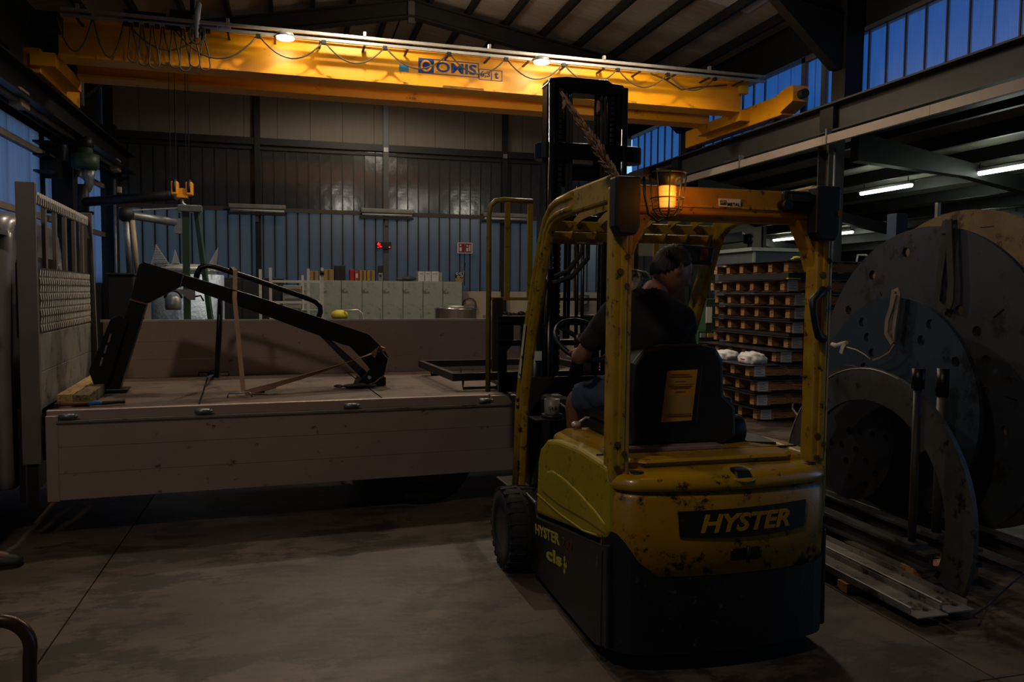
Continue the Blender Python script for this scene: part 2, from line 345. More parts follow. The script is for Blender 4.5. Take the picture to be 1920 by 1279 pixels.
# ---- low right bay
def leanz(x): return 4.2-.17*(x-8)
lb = struct('ceiling_bay', None)
for y in range(2, 25):
    MB().prism([(8, y+.006, leanz(8)), (17, y+.006, leanz(17)), (17, y+.006, leanz(17)+.05), (8, y+.006, leanz(8)+.05)], (0, .988, 0)).build('panel', mat('bay_roof', '#7c7868', '#6c685a', rough=.75, scale=3), lb)
for i in range(11): x = 8.5+.8*i; MB().box((x-.04, 2, leanz(x)-.2), (x+.04, 25, leanz(x)-.01)).build('purlin', DSTEEL, lb)
for y in (5.2, 10.2, 15.05, 20): MB().prism([(8, y-.09, leanz(8)-.2), (17, y-.09, leanz(17)-.2), (17, y-.09, leanz(17)-.42), (10, y-.09, leanz(10)-.42), (8, y-.09, leanz(8)-.62)], (0, .18, 0)).build('rafter', DSTEEL, lb)
wy = struct('wall_bay', MB().box((8, YB, 0), (11.9, YB+.1, 2.55)), mat('bay_wall_dark', '#3a3d3e', '#303334', rough=.6))
MB().box((8, YB, 2.55), (11.9, YB+.1, 3.9)).build('panel', mat('bay_wall_cream', '#8d8670', '#7f7964', rough=.8, scale=1), wy)
for i in range(15): MB().box((8+.26*i, YB-.02, 0), (8.02+.26*i, YB, 2.55)).build('rib', DSTEEL, wy)
MB().box((11.9, YB-.05, 0), (12.0, 24.1, 3.6)).build('pier', DSTEEL, wy)
MB().box((12, 24, 0), (17, 24.2, 3.6)).build('panel', MATS['bay_wall_dark'], wy)
MB().box((16.9, 2, 0), (17.1, 24, 3.6)).build('panel', MATS['bay_wall_dark'], wy)
# small windows high in the far bay wall
MB().box((14.6, 23.95, 2.1), (15.3, 23.99, 2.2)).build('window', mat('far_window', '#d0b8a0', emit='#d8c0a8', estr=.8), wy)
# roof end walls so that no sky shows behind
wf = struct('wall_front', MB().box((XL-.2, -3.2, 0), (17, -3, 7.4)), mat('front_wall', '#3a3733', '#302e2a'))
# ---- columns, runway beams
def hcol(name, x, y, z0, z1, label, m=DSTEEL):
    t = thing(name, label, 'column', (x, y, 0)); mb = MB()
    mb.box((x-.13, y-.13, z0), (x+.13, y-.11, z1)); mb.box((x-.13, y+.11, z0), (x+.13, y+.13, z1)); mb.build('flange', m, t)
    MB().box((x-.006, y-.11, z0), (x+.006, y+.11, z1)).build('web', m, t)
    MB().box((x-.17, y-.17, 0), (x+.17, y+.17, .02)).build('base_plate', m, t)
    return t
GC = mat('column_grey', '#3f3d3a', '#34322f', rough=.55)
c = hcol('steel_column', 7.6, 10.2, .02, 3.94, 'grey steel column behind the lift truck guard, carrying the right crane beam', GC)
MB().cyl((7.5, 9.98, .3), (7.5, 9.98, 3.7), .018).build('conduit', GALV, c)
hcol('steel_column', 7.6, 15.05, .02, 3.94, 'dark steel column in the right bay behind the pallet stack', DSTEEL)
hcol('steel_column', 7.6, 5.2, .02, 3.94, 'dark steel column outside the picture on the right by the brown disc', DSTEEL)
def ibeam(t, x, z0, z1, y0, y1, w_, m):
    mb = MB(); mb.box((x-w_/2, y0, z1-.025), (x+w_/2, y1, z1)); mb.box((x-w_/2, y0, z0), (x+w_/2, y1, z0+.025)); mb.build('flange', m, t)
    MB().box((x-.008, y0, z0+.025), (x+.008, y1, z1-.025)).build('web', m, t)
    MB().box((x-.025, y0, z1), (x+.025, y1, z1+.03)).build('rail', mat('rail_steel', '#5f6468', '#4c5054', metal=.8, rough=.35), t)
BEAMC = mat('beam_grey', '#34312e', '#2b2926', rough=.6)
t = thing('crane_runway_beam', 'long dark steel crane runway beam below the right hand windows', 'beam', (7.6, -2, 3.95)); ibeam(t, 7.6, 3.95, 4.37, -3, YB-.1, .3, BEAMC)
for y in (5.2, 10.2, 15.05): MB().box((7.5, y-.15, 4.0), (7.9, y+.15, 4.34)).build('bracket', DSTEEL, t)
t = thing('crane_runway_beam', 'dark steel crane runway beam along the blue left wall', 'beam', (-3.45, -2, 3.95)); ibeam(t, -3.40, 4.02, 4.40, -3, YB-.1, .3, BSTEEL)
for y in (.2, 5.2, 10.2, 15.05): MB().prism([(XL+.3, y-.08, 4.3), (-3.3, y-.08, 4.1), (-3.3, y-.08, 3.98), (XL+.3, y-.08, 3.4)], (0, .16, 0)).build('bracket', DSTEEL, t)
t = thing('cable_trunking', 'pale rectangular cable trunking running under the right crane beam', 'trunking', (7.35, 2, 3.78))
TRUNK = mat('trunk_paint', '#a09184', '#918274', rough=.6, scale=1)
y = 2.0
while y < 18.4:
    MB().box((7.30, y+.003, 3.75), (7.36, min(y+2, 18.5)-.003, 3.87)).build('trunk_section', TRUNK, t); y += 2.0
for y in (3.9, 6.3, 9.9, 12.2, 14.5): MB().box((7.29, y, 3.74), (7.37, y+.03, 3.96)).build('hanger', GALV, t)
t = thing('cable_trunking', 'beige timber coloured box rail in front of the blue left wall', 'trunking', (-3.45, 2, 4.1))
TR2 = mat('box_rail', '#6e5c44', '#5e4e3a', rough=.7, stretch=(6, .3, 6))
MB().box((-3.46, -2, 4.0-.02), (-3.40, 17.2, 4.10)).build('rail_body', TR2, t)
for y in (11.6, 17.3): MB().box((-3.5, y, 3.93), (-3.36, y+.35, 4.16)).build('joint_box', mat('joint_box', '#8a7860', '#7a6a54'), t)
for y in (10.2, 15.0): MB().box((XL+.3, y, 4.03), (-3.46, y+.05, 4.07)).build('bracket', DSTEEL, t)
# lattice of the left roller door frame seen against the sheets
MB().box((XL+.01, 14.3, 3.35), (XL+.3, 14.35, 3.9)).build('cable_plate', DSTEEL, wl)
for z in (3.4, 3.65, 3.85): MB().box((XL+.01, 13.9, z), (XL+.25, 14.5, z+.03)).build('cable_bracket', DSTEEL, wl)
# ---- lights in the low bay
FLU = mat('fluorescent', '#ffffff', emit='#e9ffe9', estr=7.0); FLB = mat('lamp_body', '#7d7a74', '#6d6a64', rough=.5)
def batten(x, y0, y1, z, label, lit=True, grp='strip lights of the low bay'):
    t = thing('strip_light', label, 'lamp', (x, y0, z), 0, grp)
    MB().box((x-.05, y0, z+.02), (x+.05, y1, z+.06)).build('housing', FLB, t)
    MB().cyl((x, y0+.02, z-.005), (x, y1-.02, z-.005), .035, n=12).build('tube', FLU, t)
    for y in (y0+.1, y1-.1): MB().cyl((x, y, z+.06), (x, y, leanz(x)), .008, n=6).build('hanger', DSTEEL, t)
batten(10.2, 11.5, 12.8, 3.5, 'lit strip light over the bay, second from the right edge')
batten(10.2, 9.0, 10.2, 3.5, 'lit strip light cut by the right edge of the picture')
batten(12.9, 18.5, 19.7, 3.12, 'lit strip light above the grey steel cabinet behind the pallets')
batten(12.9, 16.4, 17.1, 3.12, 'short lit strip light just right of the guard post')
batten(12.9, 12.4, 13.4, 3.12, 'lit strip light low beside the blue post and the discs')
t = thing('light_rail', 'thin grey mounting rail joining the strip lights of the low bay', 'rail', (10.2, 4, 3.6))
MB().box((10.26, 3, 3.57), (10.30, 20, 3.60)).build('rail', FLB, t)
t = thing('light_rail', 'pale grey mounting rail above the far bay strip lights', 'rail', (12.9, 9, 3.2))
MB().box((12.96, 12, 3.19), (13.02, 22, 3.25)).build('rail', FLB, t)
lamp('strip_light_glow', (10.2, 12.1, 3.38), 22, (.88, 1, .85), .25); lamp('strip_light_glow', (10.2, 9.6, 3.38), 14, (.88, 1, .85), .25)
lamp('strip_light_glow', (12.9, 19.1, 3.0), 26, (.95, 1, .85), .25); lamp('strip_light_glow', (12.9, 16.8, 3.0), 14, (.95, 1, .85), .25)
# ---- wall strip lamps (unlit)
for i, x in enumerate((-1.40, 1.44, 4.3)):
    t = thing('wall_lamp', ['unlit twin strip lamp high on the back wall, left one', 'unlit twin strip lamp on the back wall above the red clock', 'unlit twin strip lamp on the back wall behind the yellow load guard'][i], 'lamp', (x, YB-.2, 3.4), 0, 'unlit strip lamps on the back wall')
    a = MB(); a.box((x, YB-.26, 3.38), (x+1.2, YB-.14, 3.48)); a.build('housing', FLB, t, bevel=.02)
    MB().cyl((x+.03, YB-.2, 3.35), (x+1.17, YB-.2, 3.35), .03, n=10).build('tube', WHITE, t)
    MB().box((x+.55, YB-.16, 3.1), (x+.62, YB-.05, 3.38)).build('bracket', GPOST, t)
    MB().box((x-.03, YB-.20, 3.25), (x+1.2, YB-.12, 3.31)).build('lower_tray', DSTEEL, t)
# ================================================================ OVERHEAD CRANE
YC = 12.2
cr = thing('overhead_crane', 'yellow double girder overhead crane spanning the hall', 'crane', (2, YC+.5, 4.4))
GX0, GX1 = -3.05, 7.35
def girder(y, zt=5.20, zb=4.73):
    MB().box((GX0, y, zb+.0), (GX1, y+.30, zt)).build('girder', YEL, cr)
    MB().box((GX0, y-.05, zb-.035), (GX1, y+.35, zb)).build('bottom_flange', YEL, cr)
    MB().box((GX0, y-.04, zt), (GX1, y+.34, zt+.02)).build('top_flange', YEL, cr)
    MB().box((GX0+.2, y+.13, zt+.02), (GX1-.2, y+.17, zt+.05)).build('trolley_rail', MATS['rail_steel'], cr)
girder(YC); girder(YC+1.05)
for x, s in ((7.6, 1), (-3.38, -1)):
    yq = YC-.95 if s > 0 else YC+.02
    e = MB().box((x-.11, yq, 4.47), (x+.11, YC+2.2, 4.80)).build('end_carriage', YEL, cr, bevel=.015)
    for y in (yq+.35, YC+1.9): MB().cyl((x-.06, y, 4.52), (x+.06, y, 4.52), .11).build('wheel', DSTEEL, e)
    if s > 0: MB().prism([(x-.14, yq+0.00, 4.50), (x-.14, yq-0.33, 4.62), (x-.14, yq-0.33, 4.86), (x-.14, yq-0.15, 4.86), (x-.14, yq+0.10, 4.80)], (.28, 0, 0)).build('buffer_bracket', YEL, e)
    if s > 0: MB().cyl((x, yq-.45, 4.72), (x, yq-.33, 4.72), .07).build('buffer', RUB, e)
    MB().box((x-.3 if s > 0 else x, YC-.06, 4.55), (x if s > 0 else x+.3, YC+1.4, 4.73)).build('joint_plate', YEL, e)
MB().box((7.24, YC-.14, 4.98), (7.40, YC-.05, 5.18)).build('junction_box', mat('box_yellow', '#c8a51c', '#b89514'), cr, bevel=.01)
MB().box((-3.3, YC-.3, 4.98), (-2.98, YC-.02, 5.2)).build('junction_box', DSTEEL, cr, bevel=.01)
# double C rail carrying the festoon, on arms
RAILG = mat('rail_galv', '#b9b6ae', '#a5a29a', rough=.35, metal=.55)
for z, y in ((5.24, YC-.30), (5.16, YC-.30)):
    MB().box((GX0+.1, y-.02, z-.02), (GX1+.25, y+.02, z+.02)).build('festoon_rail', RAILG, cr)
x = GX0+.3; ks = 0
while x < GX1:
    MB().box((x-.015, YC-.32, 5.12), (x+.015, YC+.0, 5.14)).build('rail_arm', DSTEEL, cr)
    if ks % 3 == 0: MB().box((x-.02, YC-.33, 5.26), (x+.02, YC-.27, 5.32)).build('rail_clip', RAILG, cr)
    x += .62; ks += 1
FEST = mat('festoon_cable', '#51452f', '#3c3324', rough=.6)
gather = [-2.17+.128*i for i in range(9)]
att = [(-3.0, -2.58, .42), (-2.56, -2.2, .46), (-2.15, -1.2, .30)]
for i, (a, b) in enumerate(zip(gather, gather[1:])):
    L = .50+.03*(i % 3); mid = (a+b)/2; hw = .085; pp = []
    hw = .066; yy_ = YC-.31+.012*(i % 2); cb = V((mid+.02, yy_, 5.13-L+hw))
    pp = [V((mid-.012, yy_, 5.13)), V((mid-.02, yy_, 5.13-L*.3)), V((mid+.02-hw*.85, yy_, 5.13-L*.62))]+arc(cb, hw, 180, 360, 10, (1, 0, 0), (0, 0, 1))+[V((mid+.02+hw*.75, yy_, 5.13-L*.6)), V((mid+.03, yy_, 5.13-L*.3)), V((mid+.012, yy_, 5.13))]
    MB().tube(pp, .011, 6).build('festoon_loop', FEST, cr)
for a, b, s in att: MB().tube(catenary((a, YC-.3, 5.13), (b, YC-.3, 5.13), s, 14), .012, 6).build('festoon_loop', FEST, cr)
sw = [at(px, py, Y=YC-.32).x for px, py in ((322, 62), (482, 66), (605, 77), (720, 86), (840, 99), (948, 107), (1057, 119), (1160, 130), (1255, 142), (1345, 153))]
sag = [.36, .27, .26, .26, .26, .26, .24, .24, .22]
for i in range(len(sw)-1): MB().tube(catenary((sw[i]+.01, YC-.31, 5.13), (sw[i+1]-.01, YC-.31, 5.13), sag[i], 12), .011, 6).build('festoon_loop', FEST, cr)
for x in sw+gather: MB().box((x-.03, YC-.33, 5.10), (x+.03, YC-.27, 5.15)).build('festoon_trolley', DSTEEL, cr)
MB().tube([(7.0, YC-.1, 5.1), (6.5, YC-.06, 5.04), (6.2, YC-.04, 4.98), (5.9, YC-.04, 5.12), (5.6, YC-.1, 5.18)], .012, 6).build('loose_cable', FEST, cr)
# round floodlights fixed on the rail
for x in (-.13, 3.64):
    f_ = MB().lathe([(.02, .08), (.10, .06), (.14, 0), (.13, -.005)], (x, YC-.36, 5.13), n=20).build('floodlight', RAILG, cr)
    MB().cyl((x, YC-.36, 5.105), (x, YC-.36, 5.118), .12, n=20).build('floodlight_lens', mat('flood_lens', '#ffffff', emit='#fff2dc', estr=9), f_)
    lamp('crane_floodlight', (x, YC-.42, 5.06), 7, (1, .86, .62), .1)
# lettering and plates on the girder
BLUE = mat('print_blue', '#10337a', '#0e2e70', rough=.5); YB_ = YC-.004
def gx(px, py): return at(px, py, Y=YC).x
def gz(px, py): return at(px, py, Y=YC).z
x0, x1 = gx(783, 122), gx(812, 122); z0, z1 = gz(790, 137), gz(790, 109)
mb = MB().box((x0, YB_-.004, z0), (x1, YC+.001, z1)); sign = mb.build('maker_panel', BLUE, cr)
c_ = ((x0+x1)/2, YB_-.008, (z0+z1)/2); mb = MB(); mb.lathe([(.085, 0), (.085, .006)], c_, (0, 1, 0), 28); mb.build('ring', YEL, sign)
mb = MB(); mb.lathe([(.058, 0), (.058, .004)], (c_[0], YB_-.012, c_[2]), (0, 1, 0), 24); mb.build('disc', BLUE, sign)
xe = gx(897, 133); zt_ = z1-.005; zb_ = z0+.005
mb = MB()
for a, b in (((x0, zt_), (xe, zt_-.0)), ((x0, zb_), (xe, zb_))): mb.box((a[0], YB_-.004, a[1]-.005), (b[0], YC, b[1]+.005))
mb.box((xe-.01, YB_-.004, zb_), (xe, YC, zt_)); mb.build('lettering_border', BLUE, cr)
text('lettering', 'OMIS', BLUE, cr, (x1+.035, YB_, z0+.035), (1, 0, 0), (0, 0, 1), .155, xe-x1-.07, ext=.006, bold=.022)
xf = gx(941, 138); xm = gx(921, 138)
mb = MB()
for z in (z0-.02, z0+.135): mb.box((xe+.005, YB_-.004, z-.004), (xf, YC, z+.004))
for x in (xe+.005, xm, xf): mb.box((x-.004, YB_-.004, z0-.02), (x+.004, YC, z0+.135))
mb.build('load_border', BLUE, cr)
text('lettering', '6,3', BLUE, cr, (xe+.025, YB_, z0+.01), (1, 0, 0), (0, 0, 1), .10, xm-xe-.05, ext=.006, bold=.01)
text('lettering', 't', BLUE, cr, (xm+.05, YB_, z0+.01), (1, 0, 0), (0, 0, 1), .10, ext=.006, bold=.02)
MB().box((gx(747, 128), YB_-.003, gz(747, 134)), (gx(765, 128), YC, gz(747, 121))).build('warning_plate', mat('plate_blue', '#2f7896', '#2a6f8c'), cr)
MB().box((gx(828, 160), YC-.054, 4.70), (gx(905, 166), YC-.05, 4.728)).build('caption_plate', mat('caption', '#6b4a10'), cr)
# hoist trolley
ho = MB(); ho.box((-.75, YC+.15, 5.29), (.75, YC+1.2, 5.38)); ht = thing('crane_hoist', 'blue hoist trolley with drive motor riding on top of the crane', 'hoist', (0-.95, YC+.65, 5.29))
HB = mat('hoist_blue', '#1c3f8c', '#17367a', rough=.45); HX = -1.75
MB().box((HX-.2, YC+.1, 5.27), (HX+.7, YC+1.2, 5.34)).build('trolley_frame', HB, ht, bevel=.01)
MB().cyl((HX-.1, YC+.75, 5.46), (HX+.40, YC+.75, 5.46), .12, n=20).build('rope_drum', DSTEEL, ht)
MB().cyl((HX+.35, YC+.6, 5.46), (HX+.85, YC+.6, 5.46), .085, n=18).build('motor', mat('motor_blue', '#1650c0', '#1446a8', rough=.4), ht)
MB().box((HX-.55, YC+.3, 5.34), (HX+.0, YC+.65, 5.50)).build('control_box', HB, ht, bevel=.01)
MB().box((HX+.05, YC+.3, 5.36), (HX+.4, YC+.5, 5.58)).build('gearbox', mat('gear_grey', '#5d6068', '#50535a'), ht, bevel=.02)
MB().box((HX+.38, YC-.34, 5.32), (HX+.44, YC+.3, 5.56)).build('tow_arm', DSTEEL, ht)
MB().tube([(HX+.42, YC+.1, 5.60), (HX+.46, YC-.02, 5.56), (HX+.46, YC-.30, 5.35), (HX+.46, YC-.32, 5.02)], [.03, .045, .05, .02], 10).build('cable_sleeve', mat('sleeve', '#b9bec4'), ht)
for k_ in range(2):
    MB().tube([V((HX+.46, YC-.32, 5.2))+V((.09*math.sin(t)*(1+k_*.2), 0, -.13-.13*math.cos(t+math.pi))) for t in [i*.5 for i in range(13)]], .012, 6).build('cable_loop', mat('loop_cable', '#4d4a44'), ht)
for dx in (-.24, -.16, -.02, .02):
    MB().cyl((HX+.22+dx, YC+.66, 5.4), (HX+.22+dx, YC+.66, 3.24), .006, n=6).build('wire_rope', BSTEEL, ht)
hb = thing('hook_block', 'yellow two-sheave hook block hanging under the crane', 'hook', (HX+.13, YC+.66, 2.9))
for dx in (-.10, .10):
    MB().box((HX+.13+dx-.05, YC+.58, 3.16), (HX+.13+dx+.05, YC+.74, 3.36)).build('sheave_cover', YEL, hb, bevel=.02)
    MB().cyl((HX+.13+dx-.02, YC+.66, 3.28), (HX+.13+dx+.02, YC+.66, 3.28), .115, n=20).build('sheave', DSTEEL, hb)
MB().box((HX+.05, YC+.6, 3.12), (HX+.21, YC+.72, 3.26)).build('body', YEL, hb, bevel=.01)
MB().tube([V((HX+.13, YC+.66, 3.12))+V(p) for p in ((0, 0, 0), (0, 0, -.08), (.05, 0, -.12), (.06, 0, -.18), (0, 0, -.22), (-.06, 0, -.18))], [.025, .025, .03, .035, .03, .01], 10).build('hook', GALV, hb)

# ================================================================ EXTRACTION ARM AND FAN (left column)
MG = mat('fan_green', '#2f4733', '#28402c', rough=.5)
fn = thing('extraction_fan', 'round green extraction fan with silver duct elbow and long black arm on the left column', 'fan', (-2.9, 14.4, 3.6))
F0 = at(160, 303, Y=14.4)
MB().lathe([(.07, .24), (.11, .21), (.11, .13), (.205, .11), (.205, -.09), (.16, -.13)], F0, n=28).build('fan_housing', MG, fn)
MB().cyl(F0+V((0, 0, .22)), F0+V((0, 0, .38)), .11).build('motor', DSTEEL, fn)
p_ = [F0+V(q) for q in ((.04, 0, -.12), (.04, 0, -.26), (.05, 0, -.34), (.01, 0, -.44), (-.06, 0, -.50), (-.08, 0, -.60))]
MB().tube(p_, [.11, .085, .07, .075, .065, .06], 14).build('duct_elbow', GALV, fn)
MB().box(F0+V((-.70, -.05, .25)), F0+V((.0, .05, .30))).build('wall_arm', DSTEEL, fn)
MB().box(F0+V((-.70, -.05, -.85)), F0+V((.10, .05, -.80))).build('wall_arm', DSTEEL, fn)
MB().cyl(F0+V((-.30, 0, -.0)), F0+V((-.30, 0, .5)), .05).build('pipe', GALV, fn)
MB().box(F0+V((-.72, -.12, -2.0)), F0+V((-.62, .12, .5))).build('mast_plate', DSTEEL, fn)
ar = fn
A0 = at(156, 379, Y=14.3); A1 = at(331, 366, Y=13.2)
MB().cyl(A0, A1, .075, n=14).build('arm_tube', BPLAST, ar)
MB().cyl(A0+V((0, 0, -.22)), A0+V((0, 0, .28)), .085, n=14).build('pivot', BPLAST, ar)
a2 = thing('fume_arm', 'silver fume arm with a hanging grey tube beside the black bin', 'arm', (-1.9, 12.5, 2.5))
B0 = at(334, 418, Y=12.8); B1 = at(236, 402, Y=12.2); B2 = at(245, 520, Y=12.2)
MB().cyl(B0, B1, .06, n=12).build('upper_tube', GALV, a2); MB().cyl(B0+V((0, 0, .22)), B1+V((0, 0, .05)), .012, n=6).build('stay_rod', GALV, a2)
MB().cyl(B1, B2, .045, n=12).build('lower_tube', GALV, a2); MB().cyl(B1+V((.08, 0, -.08)), B2+V((.09, 0, .02)), .035, n=10).build('lower_hose', mat('beige_hose', '#9a8f78'), a2)
MB().ball(B1, .11).build('joint', DSTEEL, a2); MB().cyl(B2, B2+V((.1, 0, -.12)), .05, .12, n=16).build('hood', mat('hood_blue', '#5b7690'), a2)
MB().box(B0+V((-.04, -.08, -.16)), B0+V((.12, .08, .06))).build('bracket', GALV, a2)

# ================================================================ BEHIND THE LORRY
# green stand
gs = thing('green_stand', 'tall green steel stand with a slanting leg behind the lorry bed', 'stand', at(352, 640, Y=9.6)*1.0)
y = 9.6; T = at(350, 388, Y=y); Bt = at(352, 640, Y=y); gs.location = (Bt.x, y, 0)
GST = mat('stand_green', '#2e4a34', '#26402c', rough=.5)
MB().box((Bt.x-.035, y-.035, 0), (Bt.x+.035, y+.035, T.z)).build('post', GST, gs, bevel=.004)
MB().bar((T.x+.1, y, T.z-.02), (at(400, 600, Y=y).x+.12, y-.1, 0), .05).build('leg', GST, gs)
MB().bar((T.x+.0, y, T.z-.02), (T.x-.1, y+.9, 0), .05).build('leg', GST, gs)
MB().box((T.x-.09, y-.06, T.z-.06), (T.x+.16, y+.06, T.z+.02)).build('head', GALV, gs, bevel=.01)
q = at(355, 556, Y=y-.05); MB().prism([q+V((-.14, 0, .08)), q+V((.06, 0, .08)), q+V((.06, 0, -.04)), q+V((-.0, 0, -.04))], (0, .02, 0)).build('gusset', GALV, gs)
MB().tube([q+V((.06, 0, .0)), q+V((.12, 0, .01)), q+V((.15, 0, -.05))], .01, 6).build('hook', DSTEEL, gs)
# black bin / screen
def box_thing(name, label, cat, a, b, m, bevel=.01, group=None, extra=None):
    loc = ((a[0]+b[0])/2, (a[1]+b[1])/2, a[2]); t = thing(name, label, cat, loc, 0, group); MB().box(a, b).build('body', m, t, bevel=bevel); return t
a = at(200, 516, Y=11.0); b = at(252, 604, Y=11.0)
t = box_thing('black_bin', 'tall black steel bin behind the head board of the lorry', 'bin', (a.x, 11, 0), (b.x, 11.7, a.z), BPLAST, .02)
MB().box((a.x-.02, 10.98, a.z), (b.x+.02, 11.72, a.z+.03)).build('lid', BPLAST, t, bevel=.01)
MB().tube([(b.x-.2, 10.96, .95), (b.x-.2, 10.93, .98), (b.x-.05, 10.93, .98), (b.x-.05, 10.96, .95)], .01).build('handle', GALV, t)
a = at(412, 520, Y=13.5); b = at(532, 600, Y=13.5)
t = box_thing('black_cabinet', 'wide black cabinet behind the bent tube of the black frame', 'cabinet', (a.x, 13.5, 0), (b.x, 14.2, a.z), BPLAST, .01)
for i in range(3): MB().box((a.x+.03+i*(b.x-a.x-.03)/3, 13.48, .1), (a.x+i*(b.x-a.x-.03)/3+(b.x-a.x)/3-.01, 13.5, a.z-.05)).build('door', BPLAST, t, bevel=.004)
# quilted silver machine cover with fins
QM = mat('checker_silver', '#9fb0c4', '#8c9cb0', rough=.45, metal=.45, scale=20, bump=.9, bscale=22)
a = at(268, 513, Y=11.2); b = at(414, 600, Y=11.2); zc = at(300, 513, Y=11.2).z
t = thing('silver_tank', 'round silver chequered tank with a collar behind the green stand', 'tank', ((a.x+b.x)/2, 11.8, 0))
cx_ = (a.x+b.x)/2; rr = (b.x-a.x)/2
MB().lathe([(rr, 0), (rr, zc)], (cx_, 11.8, 0), n=40).build('shell', QM, t)
MB().lathe([(rr*.8, zc), (rr*.78, zc+.12), (rr*.5, zc+.14)], (cx_, 11.8, 0), n=32).build('cover', mat('tank_cover', '#8f8d86', '#7f7d77'), t)
MB().lathe([(rr*.83, zc+.05), (rr*.86, zc+.07), (rr*.83, zc+.10)], (cx_, 11.8, 0), n=32).build('rim', ALUB, t)
for i in range(4): MB().cyl((cx_+rr*.5+.07*i, 11.8-rr*.7, zc+.03), (cx_+rr*.5+.07*i, 11.8-rr*.72, zc+.06), .015, n=8).build('bolt', ALUB, t)
q = at(325, 568, Y=11.05); MB().lathe([(.09, -.09), (.10, -.06), (.10, .06), (.06, .10)], q, n=20).build('valve_pot', GALV, t); MB().tube(arc(q+V((0, 0, .06)), .1, 0, 180, 10, (1, 0, 0), (0, 0, 1)), .018).build('bail', DSTEEL, t)
FINM = mat('fin_white', '#b8bcc0', '#a4a8ac', rough=.4, metal=.3)
for i, (pts, lab, em) in enumerate((([(283, 513), (290, 470), (292, 458), (318, 513)], 'grey ribbed triangular fin standing left on the silver tank', 0),
                                   ([(321, 506), (328, 468), (338, 506)], 'bright white triangular fin in the middle of the silver tank', 1),
                                   ([(390, 508), (409, 463), (406, 508)], 'thin ribbed triangular fin at the right of the silver tank', 0))):
    P_ = [at(x, y, Y=11.5) for x, y in pts]; t = thing('triangular_fin', lab, 'fin', P_[0], 0, 'triangular fins on the tank')
    P_ = [V((p.x, p.y, max(p.z, zc+.13) if j in (0, len(P_)-1) else p.z)) for j, p in enumerate(P_)]
    MB().prism(P_, (0, .012, 0)).build('sheet', FINM, t)
    top = max(P_, key=lambda p: p.z); base = min(P_, key=lambda p: p.z); L_ = P_[0]; Rr = P_[-1]
    mb = MB()
    for k_ in range(1, 12):
        f_ = k_/12; mb.box(V((top.x+(L_.x-top.x)*f_*.5, 11.485, top.z+(base.z-top.z)*f_)), V((top.x+(Rr.x-top.x)*f_, 11.5, top.z+(base.z-top.z)*f_+.012)))
    mb.build('rib', FINM, t)
    if em: lamp('fin_fill_light', (P_[1].x+.1, 11.1, P_[1].z+.35), 1.1, (1, .97, .95), .05)  # added point light that brightens this fin, no lamp stands there
# aluminium frame rack
t = thing('aluminium_rack', 'open aluminium tube rack behind the lower end of the black frame', 'rack', at(560, 640, Y=12.4)); t.location.z = 0
y0 = 12.4; xa = at(488, 520, Y=y0).x; xb = at(604, 520, Y=y0).x; zt = at(560, 528, Y=y0).z
zt = at(550, 527, Y=y0).z
for x, z in ((xa, at(488, 505, Y=y0).z), (at(507, 505, Y=y0).x, at(507, 502, Y=y0).z), (at(578, 505, Y=y0).x, at(578, 504, Y=y0).z), (xb, at(604, 502, Y=y0).z)):
    MB().box((x-.02, y0-.02, 0), (x+.02, y0+.02, z)).build('post', ALUB, t)
for x in (at(568, 505, Y=y0).x, xb): MB().box((x-.02, y0+.6, 0), (x+.02, y0+.64, zt+.1)).build('post', ALUB, t)
for yy in (528, 567, 600): z = at(550, yy, Y=y0).z; MB().box((at(507, 505, Y=y0).x, y0-.018, z-.018), (xb, y0+.018, z+.018)).build('rail', ALUB, t)
MB().box((xb-.3, y0+.1, 1.0), (xb-.02, y0+.6, 1.3)).build('tray', mat('rack_tray', '#7e8a86'), t)
MB().cyl((xb+.0, y0-.03, zt+.1), (xb+.0, y0-.03, zt+.16), .03).build('knob', DSTEEL, t)
t = thing('grey_tool_case', 'light grey case standing inside the aluminium rack', 'case', at(545, 580, Y=13.2)); t.location.z = 0
a = at(530, 535, Y=13.0); b = at(568, 600, Y=13.0)
MB().box((a.x, 13.0, 0), (b.x, 13.4, a.z)).build('body', mat('case_grey', '#7a7872', '#6a6862'), t, bevel=.01)
for i in range(4): MB().box((a.x+.03, 12.98, a.z-.12-.15*i), (b.x-.03, 13.0, a.z-.05-.15*i)).build('drawer', GPOST, t, bevel=.004)
# lockers
LOCK = mat('locker_green', '#9ca294', '#8c9286', rough=.6, scale=3, dirt='#5a6054', damt=.15, dscale=6)
xl = at(560, 560, Y=18.0).x; xr = at(867, 560, Y=18.0).x; n = 8; ww = (xr-xl)/n; zt = at(740, 527, Y=18.0).z
for i in range(n):
    x = xl+i*ww; t = thing('locker', '%s grey green metal locker from the left in the row at the back wall' % ORD[i], 'locker', (x+ww/2, 18.2, 0), 0, 'grey green lockers at the back wall')
    MB().box((x+.004, 18.02, .05), (x+ww-.004, 18.5, zt)).build('body', LOCK, t)
    MB().box((x+.012, 18.0, .08), (x+ww-.012, 18.02, zt-.02)).build('door', LOCK, t, bevel=.004)
    MB().box((x+ww-.06, 17.985, .95), (x+ww-.045, 18.0, 1.1)).build('handle', GALV, t)
    MB().box((x+.02, 18.05, 0), (x+ww-.02, 18.45, .05)).build('plinth', DSTEEL, t)
def sitting(name, label, cat, px0, py0, px1, py1, m, dep=.3, y=18.1, group=None, z0=None, bevel=.006):
    a = at(px0, py0, Y=y); b = at(px1, py1, Y=y); t = thing(name, label, cat, ((a.x+b.x)/2, y+dep/2, z0 or zt), 0, group)
    MB().box((a.x, y, z0 or zt), (b.x, y+dep, a.z)).build('body', m, t, bevel=bevel); return t, a, b
CARD = mat('cardboard', '#a5814e', '#967344', rough=.85)
TAPE = mat('tape', '#5d4a2e')
